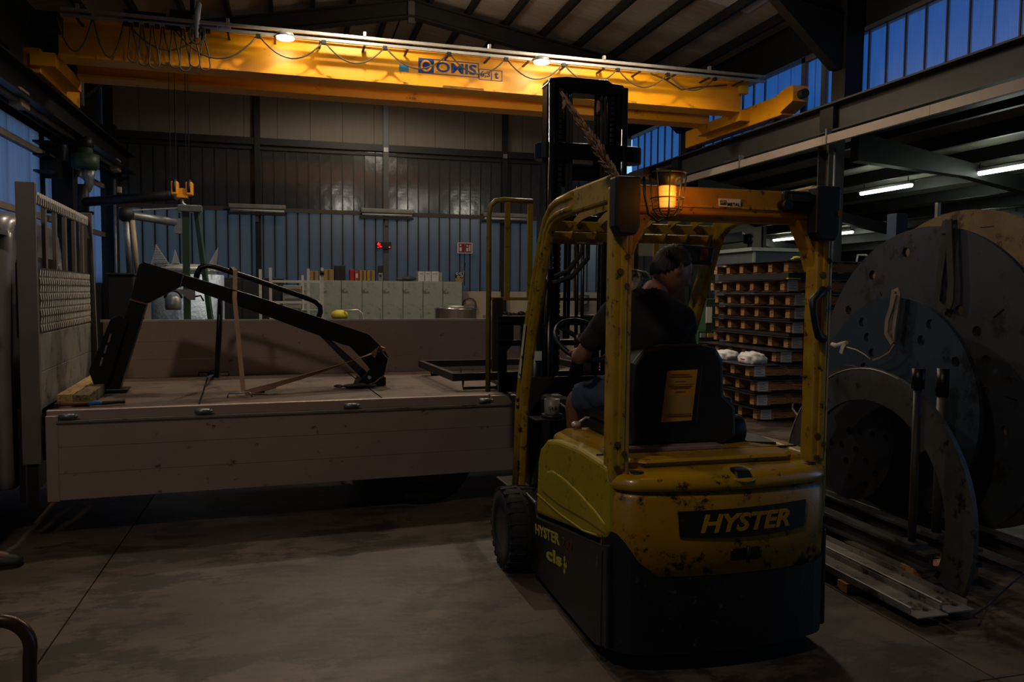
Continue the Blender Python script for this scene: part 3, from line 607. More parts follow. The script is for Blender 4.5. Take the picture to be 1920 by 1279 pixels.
for px0, px1, py, lab in ((581, 597, 508, 'small brown carton at the left end of the locker tops'), (606, 626, 505, 'brown carton beside the black case on the lockers'), (674, 687, 507, 'brown carton next to the red folders'), (688, 703, 507, 'brown carton left of the grey phone base')):
    t, a, b = sitting('cardboard_box', lab, 'box', px0, py, px1, 526, CARD, group='brown cartons on the lockers')
    MB().box(((a.x+b.x)/2-.02, 18.095, zt+.01), ((a.x+b.x)/2+.02, 18.1, a.z-.01)).build('tape', TAPE, t)
t, a, b = sitting('black_case', 'black ribbed case standing on the lockers', 'case', 627, 498, 648, 526, BPLAST, .25)
for i in range(3): MB().box((a.x+.05+.08*i, 18.09, zt+.02), (a.x+.07+.08*i, 18.1, a.z-.03)).build('rib', BPLAST, t)
sitting('red_folder', 'plain red folder beside the labelled one on the lockers', 'folder', 656, 505, 664, 526, mat('folder_red', '#b3121a', '#a01018'), .28)
t, a, b = sitting('red_folder', 'orange red folder with white spine label on the lockers', 'folder', 665, 508, 673, 526, mat('folder_orange', '#a8341c', '#983018'), .28)
MB().box(((a.x+b.x)/2-.025, 18.095, zt+.06), ((a.x+b.x)/2+.025, 18.1, zt+.16)).build('label', WHITE, t)
t, a, b = sitting('charger_stand', 'grey and black charger stand in front of the wall post', 'charger', 709, 512, 718, 526, GALV, .12)
MB().box((a.x-.005, 18.12, a.z), (b.x+.005, 18.2, a.z+.16)).build('handset', BPLAST, t); MB().box((a.x+.03, 18.09, zt+.09), (b.x-.03, 18.1, zt+.14)).build('screen', BPLAST, t)
for i, (p0, p1) in enumerate(((784, 796), (797, 808), (809, 823))):
    t, a, b = sitting('white_box', ['left', 'middle', 'right'][i]+' one of three white file boxes on the lockers', 'box', p0, 509, p1, 528, WHITE, .3, group='white file boxes on the lockers')
    MB().box((a.x+.03, 18.095, a.z-.06), (b.x-.03, 18.1, a.z-.05)).build('slot', GPOST, t)
sitting('small_jar', 'small pale striped jar right of the white file boxes', 'jar', 824, 511, 829, 528, mat('jar', '#8e927a'), .1)
t = thing('grey_sack', 'crumpled dark grey bag lying on the lockers', 'bag', at(765, 527, Y=18.2)); q = at(765, 524, Y=18.2); t.location.z = zt
mb = MB(); mb.ball((q.x, 18.2, zt+.06), .12, (1.6, 1, .45)); mb.ball((q.x-.16, 18.2, zt+.045), .08, (1.5, 1, .5)); mb.build('body', mat('bag_grey', '#4c5254', '#3c4143', bump=.6, bscale=20), t)
# poster with rings, on the last locker
t = thing('poster', 'small black and tan poster with white rings above the last locker', 'poster', at(860, 520, Y=18.45)); a = at(853, 512, Y=18.45); b = at(868, 529, Y=18.45)
MB().box((a.x, 18.45, b.z), (b.x, 18.46, a.z)).build('sheet', BPLAST, t); MB().box((a.x+.01, 18.44, b.z), (b.x, 18.45, b.z+.09)).build('tan_field', CARD, t)
for dx, dz in ((.05, .19), (.13, .20), (.08, .12), (.16, .14)):
    MB().lathe([(.03, 0), (.03, .008)], (a.x+dx, 18.435, b.z+dz), (0, 1, 0), 14).build('ring', WHITE, t); MB().lathe([(.014, 0), (.014, .006)], (a.x+dx, 18.428, b.z+dz), (0, 1, 0), 10).build('dot', BPLAST, t)
# clock, fire sign
a = at(706, 453, Y=18.5); b = at(734, 467, Y=18.5); t = thing('digital_clock', 'black wall clock with red lit digits on the grey post', 'clock', ((a.x+b.x)/2, 18.5, b.z))
MB().box((a.x, 18.5, b.z), (b.x, 18.56, a.z)).build('case', BPLAST, t, bevel=.005)
RED = mat('led_red', '#ff2020', emit='#ff1c1c', estr=3.2)
text('digits', '6:', RED, t, (a.x+.02, 18.495, b.z+.075), (1, 0, 0), (0, 0, 1), .075, ext=.004, bold=.02)
text('digits', '.-', RED, t, (a.x+.02, 18.495, b.z+.025), (1, 0, 0), (0, 0, 1), .03, .1, ext=.004, bold=.03)
text('digits', '.', RED, t, (b.x-.06, 18.495, b.z+.025), (1, 0, 0), (0, 0, 1), .03, ext=.004, bold=.03)
a = at(858, 454.5, Y=18.5); b = at(886, 475.5, Y=18.5); t = thing('safety_sign', 'red and white fire hose sign on the back wall right of the clock', 'sign', ((a.x+b.x)/2, 18.5, b.z))
MB().box((a.x, 18.52, b.z), (b.x, 18.54, a.z)).build('plate', WHITE, t); SR = mat('sign_red', '#7c1a22', '#701820'); mx = (a.x+b.x)/2
MB().box((a.x+.03, 18.51, b.z+.025), (mx-.004, 18.52, a.z-.02)).build('red_field', SR, t); MB().box((mx+.004, 18.51, b.z+.025), (b.x-.03, 18.52, a.z-.02)).build('red_field', SR, t)
for dx, dz, w_, h_ in ((.05, .05, .05, .09), (.055, .17, .035, .04), (mx-a.x+.03, .05, .05, .08), (mx-a.x+.10, .05, .03, .15), (mx-a.x+.035, .16, .04, .035)):
    MB().box((a.x+dx, 18.505, b.z+dz), (a.x+dx+w_, 18.51, b.z+dz+h_)).build('pictogram', WHITE, t)
MB().box((mx-.01, 18.54, 1.75), (mx+.01, 18.57, b.z)).build('pole', DSTEEL, t)
# drum, hose, pump
a = at(816, 578, Y=14.0); b = at(893, 578, Y=14.0); r_ = (b.x-a.x)/2; t = thing('steel_drum', 'shiny stainless drum with flat lid behind the lorry bed', 'drum', ((a.x+b.x)/2, 14.0, 0))
MB().lathe([(r_, 0), (r_, a.z-.03), (r_*1.03, a.z-.02), (r_*1.03, a.z), (r_*.7, a.z+.02)], ((a.x+b.x)/2, 14, 0), n=36).build('shell', mat('stainless', '#c4c2be', '#b0aeaa', metal=.95, rough=.18), t)
MB().lathe([(r_*.4, a.z+.02), (r_*.38, a.z+.045)], ((a.x+b.x)/2, 14, 0), n=24).build('lid', ALUB, t)
t = thing('wall_hose', 'coiled grey brown air hose hanging on the white plinth wall', 'hose', at(880, 570, Y=18.55)); q = at(880, 572, Y=18.6)
MB().tube(arc(q, .16, -30, 200, 16, (1, 0, 0), (0, 0, 1))+[q+V((-.2, 0, -.5))], .02).build('coil', mat('hose_brown', '#5a4a48'), t)
MB().tube([q+V((-.2, 0, -.4)), q+V((-.18, 0, .5)), q+V((-.1, 0, 1.0))], .012, 6).build('lance', GALV, t)
t = thing('yellow_pump', 'yellow compressor with a chrome push handle behind the lorry side', 'compressor', at(645, 590, Y=12.0)); t.location.z = 0
q = at(642, 590, Y=12.0); PY = mat('pump_yellow', '#c8b41a', '#b8a414')
MB().lathe([(.10, 0), (.13, .04), (.11, .10), (.04, .13)], (q.x-.04, 12, q.z-.06), n=20).build('cowl', PY, t); MB().box((q.x-.22, 11.85, .35), (q.x+.2, 12.2, q.z-.06)).build('frame', DSTEEL, t, bevel=.02)
for dx in (-.2, .18): MB().cyl((q.x+dx, 11.9, .2), (q.x+dx, 12.1, .2), .2, n=20).build('wheel', RUB, t)
MB().tube([(q.x+.02, 11.9, q.z+.06), (q.x+.22, 11.9, q.z+.07), (q.x+.28, 11.9, q.z+.02), (q.x+.30, 11.9, q.z-.2)], .014).build('handle', ALUB, t)
# things right of the mast on the back wall
a = at(1083, 553, Y=18.5); b = at(1105, 585, Y=18.5); t = thing('wall_heater', 'grey wall box with an arched cover on the white plinth behind the mast', 'box', ((a.x+b.x)/2, 18.5, b.z))
MB().box((a.x, 18.52, b.z), (b.x, 18.58, a.z)).build('plate', GPOST, t); MB().lathe([(.10, 0), (.10, .05)], ((a.x+b.x)/2, 18.47, a.z-.13), (0, 1, 0), 20).build('cover', mat('cover_grey', '#8a8676'), t)
t = thing('small_branch_pile', 'small dark heap of scrap on the far edge behind the load guard', 'scrap', at(962, 585, Y=16.5)); q = at(962, 588, Y=16.5); t.location.z = 0
MB().box((q.x-.5, 16.4, 0), (q.x+.6, 17.2, q.z-.05)).build('bench', mat('bench_white', '#8e8a84'), t)
for i in range(9): MB().ball((q.x-.3+.09*i, 16.7, q.z+random.uniform(-.03, .03)), random.uniform(.04, .07), (1.3, 1, .8), seg=8).build('lump', DSTEEL, t)
a = at(217, 350, Y=18.5); b = at(228, 362, Y=18.5); t = thing('alarm_box', 'small white alarm box high beside the left corner', 'box', a); MB().box((a.x, 18.48, b.z), (b.x, 18.56, a.z)).build('case', WHITE, t, bevel=.01); MB().box((a.x+.02, 18.47, b.z+.02), (b.x-.02, 18.48, a.z-.05)).build('cover', ALUB, t)

hb.location.z -= .16
for o_ in (cr, ht): 
    piv = V((2, YC+.5, 0)); Rm = Matrix.Rotation(.02, 4, 'Z'); o_.location = piv+Rm.to_3x3() @ (o_.location-piv); o_.rotation_euler = (0, 0, .02)
# ================================================================ FLATBED LORRY (local frame: x along the bed, y across, z up)
TH = R_(4.0); TO = V((-1.50, 5.56, 0)); MT = Matrix.LocRotScale(TO, Euler((0, 0, TH)), None); TU = V((math.cos(TH), math.sin(TH), 0)); TV = V((-math.sin(TH), math.cos(TH), 0))
def T(x, y, z): return MT @ V((x, y, z))
def TP(px, py, y): return MT.inverted() @ at(px, py, P=T(0, y, 0), N=TV)
lo = thing('flatbed_lorry', 'silver flatbed lorry with dropped near side panel and grey cab', 'lorry', TO, TH)
def lb_(mb, name, m, parent=lo, bevel=0, label=None): return mb.build(name, m, parent, bevel, local=True, label=label)
SIDE = mat('side_panel', '#b8a297', '#a8928a', rough=.38, metal=.5, scale=1.2, dirt='#6a5246', damt=.0, dscale=13, stretch=(.7, 1, 1), bump=.06)
BL = 4.35
for x0, x1 in ((0, .87), (.88, 2.10), (2.11, 3.30), (3.31, BL)): lb_(MB().box((x0+.002, .05, .805), (x1-.002, 1.92, .83)), 'deck_board', PLY)
lb_(MB().box((0, 1.92, .79), (BL, 1.96, .835)), 'deck_edge', SIDE)
lb_(MB().box((-.02, 0, .765), (2.90, .05, .832)), 'deck_edge', SIDE, bevel=.004); lb_(MB().box((2.92, .0, .765), (BL, .05, .825)), 'deck_edge', SIDE, bevel=.004)
lb_(MB().box((0, .1, .62), (BL, 1.85, .80)), 'bed_frame', DSTEEL)
for y in (.55, 1.35): lb_(MB().box((-2.6, y-.04, .42), (BL-.2, y+.04, .62)), 'chassis_rail', BSTEEL)
lb_(MB().box((-.19, .06, .24), (-.155, 1.86, .84)), 'light_block_panel', BPLAST)  # black sheet added to stop light streaks between cab and bed
lb_(MB().box((BL-.05, .1, .45), (BL, 1.85, .62)), 'rear_beam', BSTEEL)
# near panel hanging down
for z0, z1 in ((.60, .765), (.43, .598), (.262, .428)): lb_(MB().box((.05, -.028, z0), (BL, -.004, z1)), 'panel_board', SIDE)
lb_(MB().box((-.02, -.032, .255), (.05, -.002, .80)), 'panel_end', SIDE, bevel=.003)
lb_(MB().box((.04, -.045, .755), (BL, -.004, .768)), 'panel_lip', ALU)
for x in (.105, .90, 1.87, 2.86):
    h = lb_(MB().cyl((x-.05, -.035, .795), (x+.04, -.035, .795), .017, n=14), 'hinge', GALV); lb_(MB().cyl((x+.04, -.035, .795), (x+.06, -.035, .795), .010, n=10), 'hinge_pin', GALV, h)
# far panel up
for z0, z1 in ((.835, .985), (.987, 1.14), (1.142, 1.315)): lb_(MB().box((.04, 1.93, z0), (BL, 1.955, z1)), 'panel_board', SIDE)
lb_(MB().box((.02, 1.925, 1.315), (BL, 1.965, 1.335)), 'panel_cap', ALUB)
for x in (.9, 2.35, 3.5): lb_(MB().box((x-.03, 1.922, .835), (x+.03, 1.93, .87)), 'latch', DSTEEL)
# headboard
STK = mat('stake_paint', '#726862', '#665d58', rough=.5, metal=.2, scale=3)
lb_(MB().box((-.15, -.03, .50), (-.045, .02, 2.25)), 'stake', STK, bevel=.004)
lb_(MB().box((-.13, -.01, .2), (-.07, .0, .5)), 'stake_bracket', DSTEEL)
lb_(MB().prism([(-.15, 1.93, .7), (.0, 1.93, .7), (-.03, 1.93, 2.24), (-.12, 1.93, 2.24)], (0, .05, 0)), 'stake', STK, bevel=.004)
hx = -.055
for z0, z1 in ((.835, 1.07), (1.073, 1.31)): lb_(MB().box((hx-.02, .02, z0), (hx+.005, 1.93, z1)), 'head_board', mat('head_panel', '#8c8a84', '#7a7872', rough=.5, metal=.2, dirt='#4e4a44', damt=.25, dscale=6), bevel=.003)
lb_(MB().box((hx-.012, .02, 1.31), (hx, 1.93, 1.73)), 'checker_sheet', mat('checker_base', '#3a3632', '#302c29', rough=.5, metal=.3))
# raised checker bars (two directions) as relief
ck = MB(); CH_ = mat('checker_bars', '#dcd8ce', '#ccc8be', rough=.4, metal=.1)
ny, nz = 28, 8
for i in range(ny):
    for j in range(nz):
        y = .05+i*(1.86/ny); z = 1.325+j*(.40/nz); a = 1 if j % 2 else -1
        ck.bar((hx+.005, y+.03-a*.011, z+.002), (hx+.005, y+.03+a*.011, z+.040), .020, .010, up=(1, 0, 0))
o = lb_(ck, 'checker_relief', CH_); o['kind'] = 'stuff'
lb_(MB().box((hx-.012, .02, 2.125), (hx-.004, 1.93, 2.205)), 'top_rail', STK)
for i in range(30): y = .04+i*.063; lb_(MB().bar((hx, y, 2.13), (hx, y+.02, 2.20), .02, .012, up=(1, 0, 0)), 'rail_rib', CH_)
for y in (.06, .36, .68, 1.02, 1.38, 1.72): lb_(MB().box((hx-.03, y-.03, 1.73), (hx-.006, y+.03, 2.125)), 'headboard_bar', STK, bevel=.003)
# cab
CABM = mat('cab_paint', '#8b8789', '#7c787a', rough=.3, scale=2, coat=.5)
CX0, CX1, CY0, CY1 = -2.6, -.22, .02, 1.86
def cabring(x, ins=0, top=2.10):
    return [(x, CY0+.05+ins, .32), (x, CY0+ins, .42), (x, CY0+ins, 1.15), (x, CY0+.05+ins, 1.55), (x, CY0+.12+ins, 1.95-ins), (x, CY0+.20+ins, 2.05-ins), (x, CY0+.36+ins, top-ins), (x, CY1-.36-ins, top-ins), (x, CY1-.20-ins, 2.05-ins), (x, CY1-.12-ins, 1.95-ins), (x, CY1-.05-ins, 1.55), (x, CY1-ins, 1.15), (x, CY1-ins, .42), (x, CY1-.05-ins, .32)]
cab = lb_(MB().loft([cabring(CX1, .05), cabring(CX1-.04, .012), cabring(CX1-.10), cabring(-1.5, 0, 2.12), cabring(-1.9, .02, 2.05)]+[[(p[0], p[1], min(p[2], 1.25)) for p in cabring(-2.35, .03)]]+[[(p[0], p[1], min(p[2], 1.0)) for p in cabring(CX0, .1)]], smooth=True), 'cab', CABM, bevel=0)
b = cab.modifiers.new('bevel', 'BEVEL'); b.width = .012; b.segments = 2; b.limit_method = 'ANGLE'; b.angle_limit = R_(50)
GLS = mat('dark_glass', '#0b0d10', '#0d1013', rough=.12, spec=.6)
lb_(MB().prism([(CX1+.006, .25, 1.30), (CX1+.006, 1.60, 1.30), (CX1+.006, 1.66, 1.40), (CX1+.006, 1.60, 1.78), (CX1+.006, 1.52, 1.82), (CX1+.006, .32, 1.82), (CX1+.006, .25, 1.76)], (-.02, 0, 0)), 'rear_window', GLS, cab)
lb_(MB().prism([(-.75, CY0+.045, 1.25), (-1.5, CY0+.045, 1.25), (-1.55, CY0+.10, 1.72), (-.78, CY0+.10, 1.72)], (0, .02, 0)), 'side_window', GLS, cab)
for z in (1.17, .78): lb_(MB().box((-1.9, CY0-.012, z), (-.28, CY0+.004, z+.02)), 'side_crease', CABM, cab, bevel=.004)
lb_(MB().box((-.74, CY0-.003, .5), (-.732, CY0+.004, 1.3)), 'door_gap', BPLAST, cab)
lb_(MB().box((-1.7, CY0+.07, 2.0), (-.28, CY0+.10, 2.02)), 'roof_gutter', BPLAST, cab)
lb_(MB().box((-.34, CY0-.004, 1.93), (-.24, CY0+.16, 1.96)), 'roof_crease', CABM, cab)
for y in (.45, .75): lb_(MB().box((CX1-.03, y, 1.86), (CX1+.004, y+.12, 1.97)), 'air_vent', BPLAST, cab)
lb_(MB().box((-1.9, CY0+.01, .44), (-.3, CY0+.02, .46)), 'sill_strip', ALU, cab)
def wheel(name, c, r, w_, axis, par, rim=DSTEEL, local=True, tread=0):
    ax = V(axis); o = MB().lathe([(r*.55, -w_/2), (r*.9, -w_/2), (r, -w_/2+.03), (r, w_/2-.03), (r*.9, w_/2), (r*.55, w_/2), (r*.5, w_/2-.03), (r*.5, -w_/2+.03), (r*.55, -w_/2)], c, ax, 32, False).build(name, RUB, par, local=local)
    MB().lathe([(r*.56, -w_/2+.02), (r*.52, -w_/2+.045), (r*.2, -w_/2+.03), (r*.18, -w_/2+.01), (.01, -w_/2+.01)], c, ax, 24).build('rim', rim, o, local=True) if local else MB().lathe([(r*.58, w_/2-.005), (r*.52, w_/2-.05), (r*.2, w_/2-.05), (r*.18, w_/2-.02), (.01, w_/2-.02)], c, ax, 24).build('rim', rim, o)
    if tread:
        for i in range(tread):
            t = 2*math.pi*i/tread; a = ax.orthogonal().normalized(); b = ax.cross(a); d = a*math.cos(t)+b*math.sin(t); tt = ax.cross(d); cc = V(c)+d*(r-.004)
            for s in (-1, 1): MB().bar(cc+ax*s*w_*.04+tt*.012*s, cc+ax*s*w_*.5+tt*.012*s-d*.008, r*.13, .02, up=d).build('tread_lug', RUB, o, local=local)
    return o
RIMW = mat('rim_dirty', '#5a4c44', '#4a3e38', rough=.6)
for x, y in ((2.47, .22), (2.47, 1.70), (-1.9, .2), (-1.9, 1.68)): wheel('wheel', (x, y, .34), .34, .2, (0, 1, 0), lo, RIMW)
for y in (.1, 1.55): lb_(MB().prism([V((2.47+.42*math.cos(R_(a)), y, .36+.42*math.sin(R_(a)))) for a in range(-10, 191, 15)]+[V((2.47+.40*math.cos(R_(a)), y, .36+.40*math.sin(R_(a)))) for a in range(190, -11, -15)], (0, .3, 0)), 'mudguard', BPLAST)
lb_(MB().cyl((2.47, .3, .34), (2.47, 1.6, .34), .05), 'axle', BSTEEL); lb_(MB().box((1.0, .25, .3), (1.8, .5, .6)), 'tank', BPLAST, bevel=.02)
# ---------------------------------------------------------------- load on the bed
def TW(p): return MT @ V(p)
bm_ = thing('steel_boom', 'black painted angular steel boom lying strapped on the lorry bed', 'boom', TW((.25, .9, .83)), TH)
y0 = .84; BD = .14
def bp(l, yy=y0): return [T(*V((TP(x, y, .9).x, yy, TP(x, y, .9).z))) for x, y in l]
ex = TV*BD
MB().prism(bp([(186, 727), (214, 735), (238, 662), (272, 573), (277, 567), (250, 563)][:0]+[(205, 735), (227, 727), (276, 570), (246, 562), (188, 728)]), ex).build('leg', BSTEEL, bm_, bevel=.006)
MB().prism(bp([(246, 561), (277, 569), (342, 536), (345, 514), (271, 491), (262, 497)]), ex).build('knee', BSTEEL, bm_, bevel=.006)
MB().prism(bp([(342, 537), (345, 515), (470, 552), (690, 626), (714, 651), (706, 664), (640, 645), (495, 591)]), ex).build('beam', BSTEEL, bm_, bevel=.006)
MB().bar(T(TP(245, 561, .9).x, y0-.01, TP(245, 561, .9).z), T(TP(277, 570, .9).x, y0-.01, TP(277, 570, .9).z), .012, .012).build('weld', mat('weld', '#6b4a34'), bm_)
MB().bar(T(TP(345, 515, .9).x, y0-.006, TP(345, 515, .9).z), T(TP(339, 538, .9).x, y0-.006, TP(339, 538, .9).z), .010, .010).build('weld', mat('weld_grey', '#3c3c3c'), bm_)
# foot plate with slots
fp = MB().prism([T(*p) for p in [(.20, .80, .86), (.13, .80, .90), (.10, .80, 1.00), (.25, .80, 1.38), (.31, .80, 1.41), (.36, .80, 1.36), (.24, .80, .95)]], TV*.012).build('slotted_plate', BSTEEL, bm_, bevel=.003)
for f_ in (.25, .5, .72): c = V((.155, .796, .98)).lerp(V((.275, .796, 1.34)), f_); MB().bar(T(*(c-V((.008, 0, .03)))), T(*(c+V((.008, 0, .03)))), .012, .006, up=TV).build('slot', mat('slot_pale', '#7a6c60'), fp)
MB().prism([T(*p) for p in [(.14, .82, .86), (.20, .82, .832), (.34, .82, .832), (.36, .82, .86)]], TV*.18).build('foot_plate', BSTEEL, bm_, bevel=.004)
MB().tube([T(TP(x, y, 1.02).x, 1.02, TP(x, y, 1.02).z) for x, y in ((368, 522), (370, 512), (376, 502), (388, 498), (402, 500), (470, 522), (578, 560), (592, 566), (600, 575), (601, 585), (597, 596))], .022, 10).build('hoop', BSTEEL, bm_)
pB = [(590, 618), (606, 622), (712, 714), (700, 722)]
MB().prism(bp([(588, 618), (603, 622), (684, 694), (696, 712), (680, 712)], .86), TV*.02).build('brace', mat('brace_steel', '#34363a', '#2a2c30', rough=.5, metal=.4), bm_, bevel=.002)
MB().prism(bp([(648, 643), (706, 662), (718, 656), (724, 668), (712, 722), (664, 720), (690, 690), (672, 668)], .80), TV*.02).build('end_plate', BSTEEL, bm_, bevel=.003)
MB().prism(bp([(660, 648), (706, 662), (722, 660), (716, 722), (694, 722), (700, 690), (680, 672)], .98), TV*.02).build('end_plate', BSTEEL, bm_, bevel=.003)
a = TP(712, 722, .9)
MB().prism([T(a.x-.2, .78, .832), T(a.x+.03, .78, .832), T(a.x+.03, .78, .90), T(a.x-.17, .78, .90)], TV*.24).build('foot_plate', BSTEEL, bm_, bevel=.004)
a = TP(708, 664, .9); MB().cyl(T(a.x, .76, a.z), T(a.x, 1.06, a.z), .03, n=14).build('pivot_pin', BSTEEL, bm_)
a = TP(688, 705, .9); MB().cyl(T(a.x, .77, a.z), T(a.x, .80, a.z), .014, n=12).build('bolt', ALUB, bm_)
MB().cyl(T(TP(415, 600, 1.05).x, 1.05, 1.58), T(TP(406, 696, 1.05).x, 1.10, .90), .022, n=8).build('rear_strut', BSTEEL, bm_)
s = thing('blue_lashing', 'dark blue lashing end hooked into the far deck eye', 'strap', T(.94, 1.80, .83)); q = T(.90, 1.12, .90); e1 = T(.92, 1.85, .85)
MB().ribbon([q, q.lerp(e1, .5), e1], .03, .004, TU).build('webbing', mat('webbing_navy', '#1c2438'), s); MB().tube(arc(T(.92, 1.85, .86), .03, 0, 360, 12, TU, (0, 0, 1)), .006, 6).build('hook', DSTEEL, s)
MB().tube([T(.80, 1.86, .833), T(.80, 1.86, .87), T(1.05, 1.86, .87), T(1.05, 1.86, .833)], .007, 6).build('deck_eye', DSTEEL, s)
# tan straps
s1 = thing('lashing_strap', 'tan lashing strap running down from the hoop to the near deck eye', 'strap', T(1.16, .35, .83))
A_ = TP(424, 505, 1.02); A2 = TP(436, 507, 1.0)
top = T(A2.x, 1.0, A2.z+.025)
MB().ribbon([T(A_.x+.02, 1.06, A_.z-.02), top, T(A2.x+.02, .96, A2.z), T(TP(440, 560, .85).x, .80, TP(440, 560, .85).z), T(1.16, .37, .86)], .032, .004, [TU, TU, TU, TU, TU]).build('webbing', STRAP, s1)
MB().tube([T(1.05, .34, .833), T(1.06, .34, .865), T(1.2, .34, .865), T(1.22, .34, .833)], .006, 6).build('deck_eye', GALV, s1)
s2 = thing('ratchet_strap', 'tan ratchet strap stretched along the bed to the lower boom end', 'strap', T(1.16, .37, .83))
E_ = TP(704, 660, .80); npt = 14; P0 = V((1.17, .37, .86)); P1 = V((E_.x, .78, E_.z))
pts = [T(*(P0.lerp(P1, i/npt)-V((0, 0, .015*4*(i/npt)*(1-i/npt))))) for i in range(npt+1)]
sd = [TV*math.cos(1.2+2.2*i/npt)+V((0, 0, 1))*math.sin(1.2+2.2*i/npt) for i in range(npt+1)]
MB().ribbon(pts, .038, .004, sd).build('webbing', STRAP, s2)
MB().ribbon([T(E_.x-.03, .76, E_.z-.03), T(E_.x+.02, .76, E_.z+.03), T(E_.x+.06, .80, E_.z+.03), T(E_.x+.06, 1.02, E_.z+.03), T(E_.x+.09, 1.05, E_.z-.05)], .05, .004, [TV*.2+TU, TV+TU, TV+TU, TU, TU]).build('wrap', STRAP, s2)
MB().ribbon([T(E_.x+.05, .77, E_.z+.0), T(E_.x+.10, .76, E_.z-.06), T(E_.x+.09, .74, E_.z-.16), T(E_.x-.02, .72, E_.z-.24), T(E_.x-.12, .70, .845), T(E_.x-.20, .68, .838)], .03, .004, TV+TU*.2).build('tail', STRAP, s2)
q = T(1.29, .50, .848)
rt = MB().box((q.x-.11, q.y-.03, q.z-.008), (q.x+.02, q.y+.03, q.z+.012)).build('ratchet_body', mat('ratchet_web', '#5b3528'), s2)
for dy in (-.025, .025): MB().bar(q+V((-.05, dy, .005)), q+V((.10, dy, .045)), .005, .035).build('ratchet_plate', ALUB, rt)
MB().cyl(q+V((.09, -.03, .045)), q+V((.09, .03, .045)), .014).build('spindle', ALUB, rt); MB().cyl(q+V((.03, -.03, .02)), q+V((.03, .03, .02)), .012).build('spindle', ALUB, rt)
mb = MB(); q = T(E_.x-.22, .68, .85)
for i, (dx, dy, r) in enumerate(((0, 0, .05), (.09, .02, .055), (-.09, .01, .04), (.16, -.01, .04), (.04, .06, .04))): mb.ball(q+TU*dx+TV*dy, r, (1.2, .8, .32), (0, 0, i))
t = single(mb, 'strap_bundle', mat('bundle', '#3c342e', '#2c2622', rough=.9, bump=.6, bscale=60), 'crumpled dark strap bundle by the lower boom foot', 'strap', q)
# timbers
for i, (x, m_, lab) in enumerate(((.03, TIMB, 'pale timber beam on the bed against the head board'), (.135, mat('timber_dark', '#8f7a56', '#6d5c40', rough=.85, scale=3, stretch=(8, 1, 8), dirt='#3e3424', damt=.35, bump=.2), 'darker weathered timber beam beside the pale one on the bed'))):
    MBX = MB().box((x-.03, .22-.06*i, .832), (x+.065, 1.72, .905)); o = MBX.build('timber_beam', m_, None, .004, local=True)
    c = V((x, .9, .832)); o.data.transform(Matrix.Translation(-c)); o.location = T(*c); o.rotation_euler = (0, 0, TH); tag(o, lab, 'timber', 'timber beams on the lorry bed')
# hammer and rag
hm = thing('hammer', 'hammer with worn wooden handle lying at the head board corner of the bed', 'hammer', T(.08, .14, .84))
MB().tube([T(.02, .13, .850), T(.20, .15, .850)], [.011, .013], 8).build('handle', mat('hammer_wood', '#6b3f24', '#58331c'), hm); MB().bar(T(.02, .08, .852), T(.02, .18, .852), .026).build('head', DSTEEL, hm, bevel=.004)
gl = thing('blue_tool', 'small blue handled tool next to the hammer on the bed', 'tool', T(.24, .15, .84))
MB().tube([T(.20, .12, .85), T(.245, .13, .856), T(.28, .13, .85)], [.012, .016, .012], 8).build('grip', mat('grip_blue', '#2a6fb8', '#2463a4'), gl); MB().tube([T(.28, .13, .85), T(.34, .15, .852), T(.41, .17, .855)], [.013, .012, .017], 8).build('shaft', mat('grip_dark', '#2a1a18'), gl)
# rectangular frame on feet
fr = thing('steel_trestle', 'dark rectangular steel frame standing on U shaped feet on the bed', 'trestle', T(3.0, 1.0, .83), TH)
FS = mat('frame_steel', '#2c2a2a', '#232121', rough=.45, metal=.35)
x0, x1, ya, yb = 2.70, 4.05, .32, 1.50; z0, z1 = .905, .965
for a, b in (((x0, ya), (x1, ya)), ((x0, yb), (x1, yb))): mb = MB(); mb.prism([T(a[0], a[1], z0), T(b[0], b[1], z0), T(b[0], b[1], z1), T(a[0], a[1], z1)], TV*.045); mb.build('rail', FS, fr, bevel=.003)
for x in (x0, x1): mb = MB(); mb.prism([T(x, ya+.045, z0), T(x, yb, z0), T(x, yb, z1), T(x, ya+.045, z1)], TU*.045); mb.build('rail', FS, fr, bevel=.003)
for x in (x0+.10, x0+.75):
    for y in (ya+.05, yb-.05): MB().tube([T(x, y, z0), T(x, y, .842), T(x+.28, y, .842), T(x+.28, y, z0)], .011, 6).build('foot', FS, fr)
# ================================================================ FORKLIFT (aligned with the hall)
FL, FR, RY = 1.262, 2.316, 3.03
CXF = (FL+FR)/2
fk = thing('forklift', 'yellow and black electric forklift with a raised mast and driver seat', 'forklift', (CXF, 3.8, 0))
def plan(z, xl, xr, yf, yr, bulge, rad=.11, n=6):
    """closed outline in plan: straight front, bulged rear with round corners"""
    pts = [V((xl, yf, z))]
    L = [(xl+rad-rad*math.cos(R_(90*i/n)), yr+rad-rad*math.sin(R_(90*i/n))) for i in range(n+1)]
    R = [(xr-rad+rad*math.sin(R_(90*i/n)), yr+rad-rad*math.cos(R_(90*i/n))) for i in range(n+1)]
    M = [(xl+rad+(xr-xl-2*rad)*i/10, yr) for i in range(1, 10)]
    for x, y in L+M+R:
        t = (x-xl)/(xr-xl); pts.append(V((x, y-bulge*max(0, 1-(2*t-1)**2), z)))
    pts.append(V((xr, yf, z))); return pts
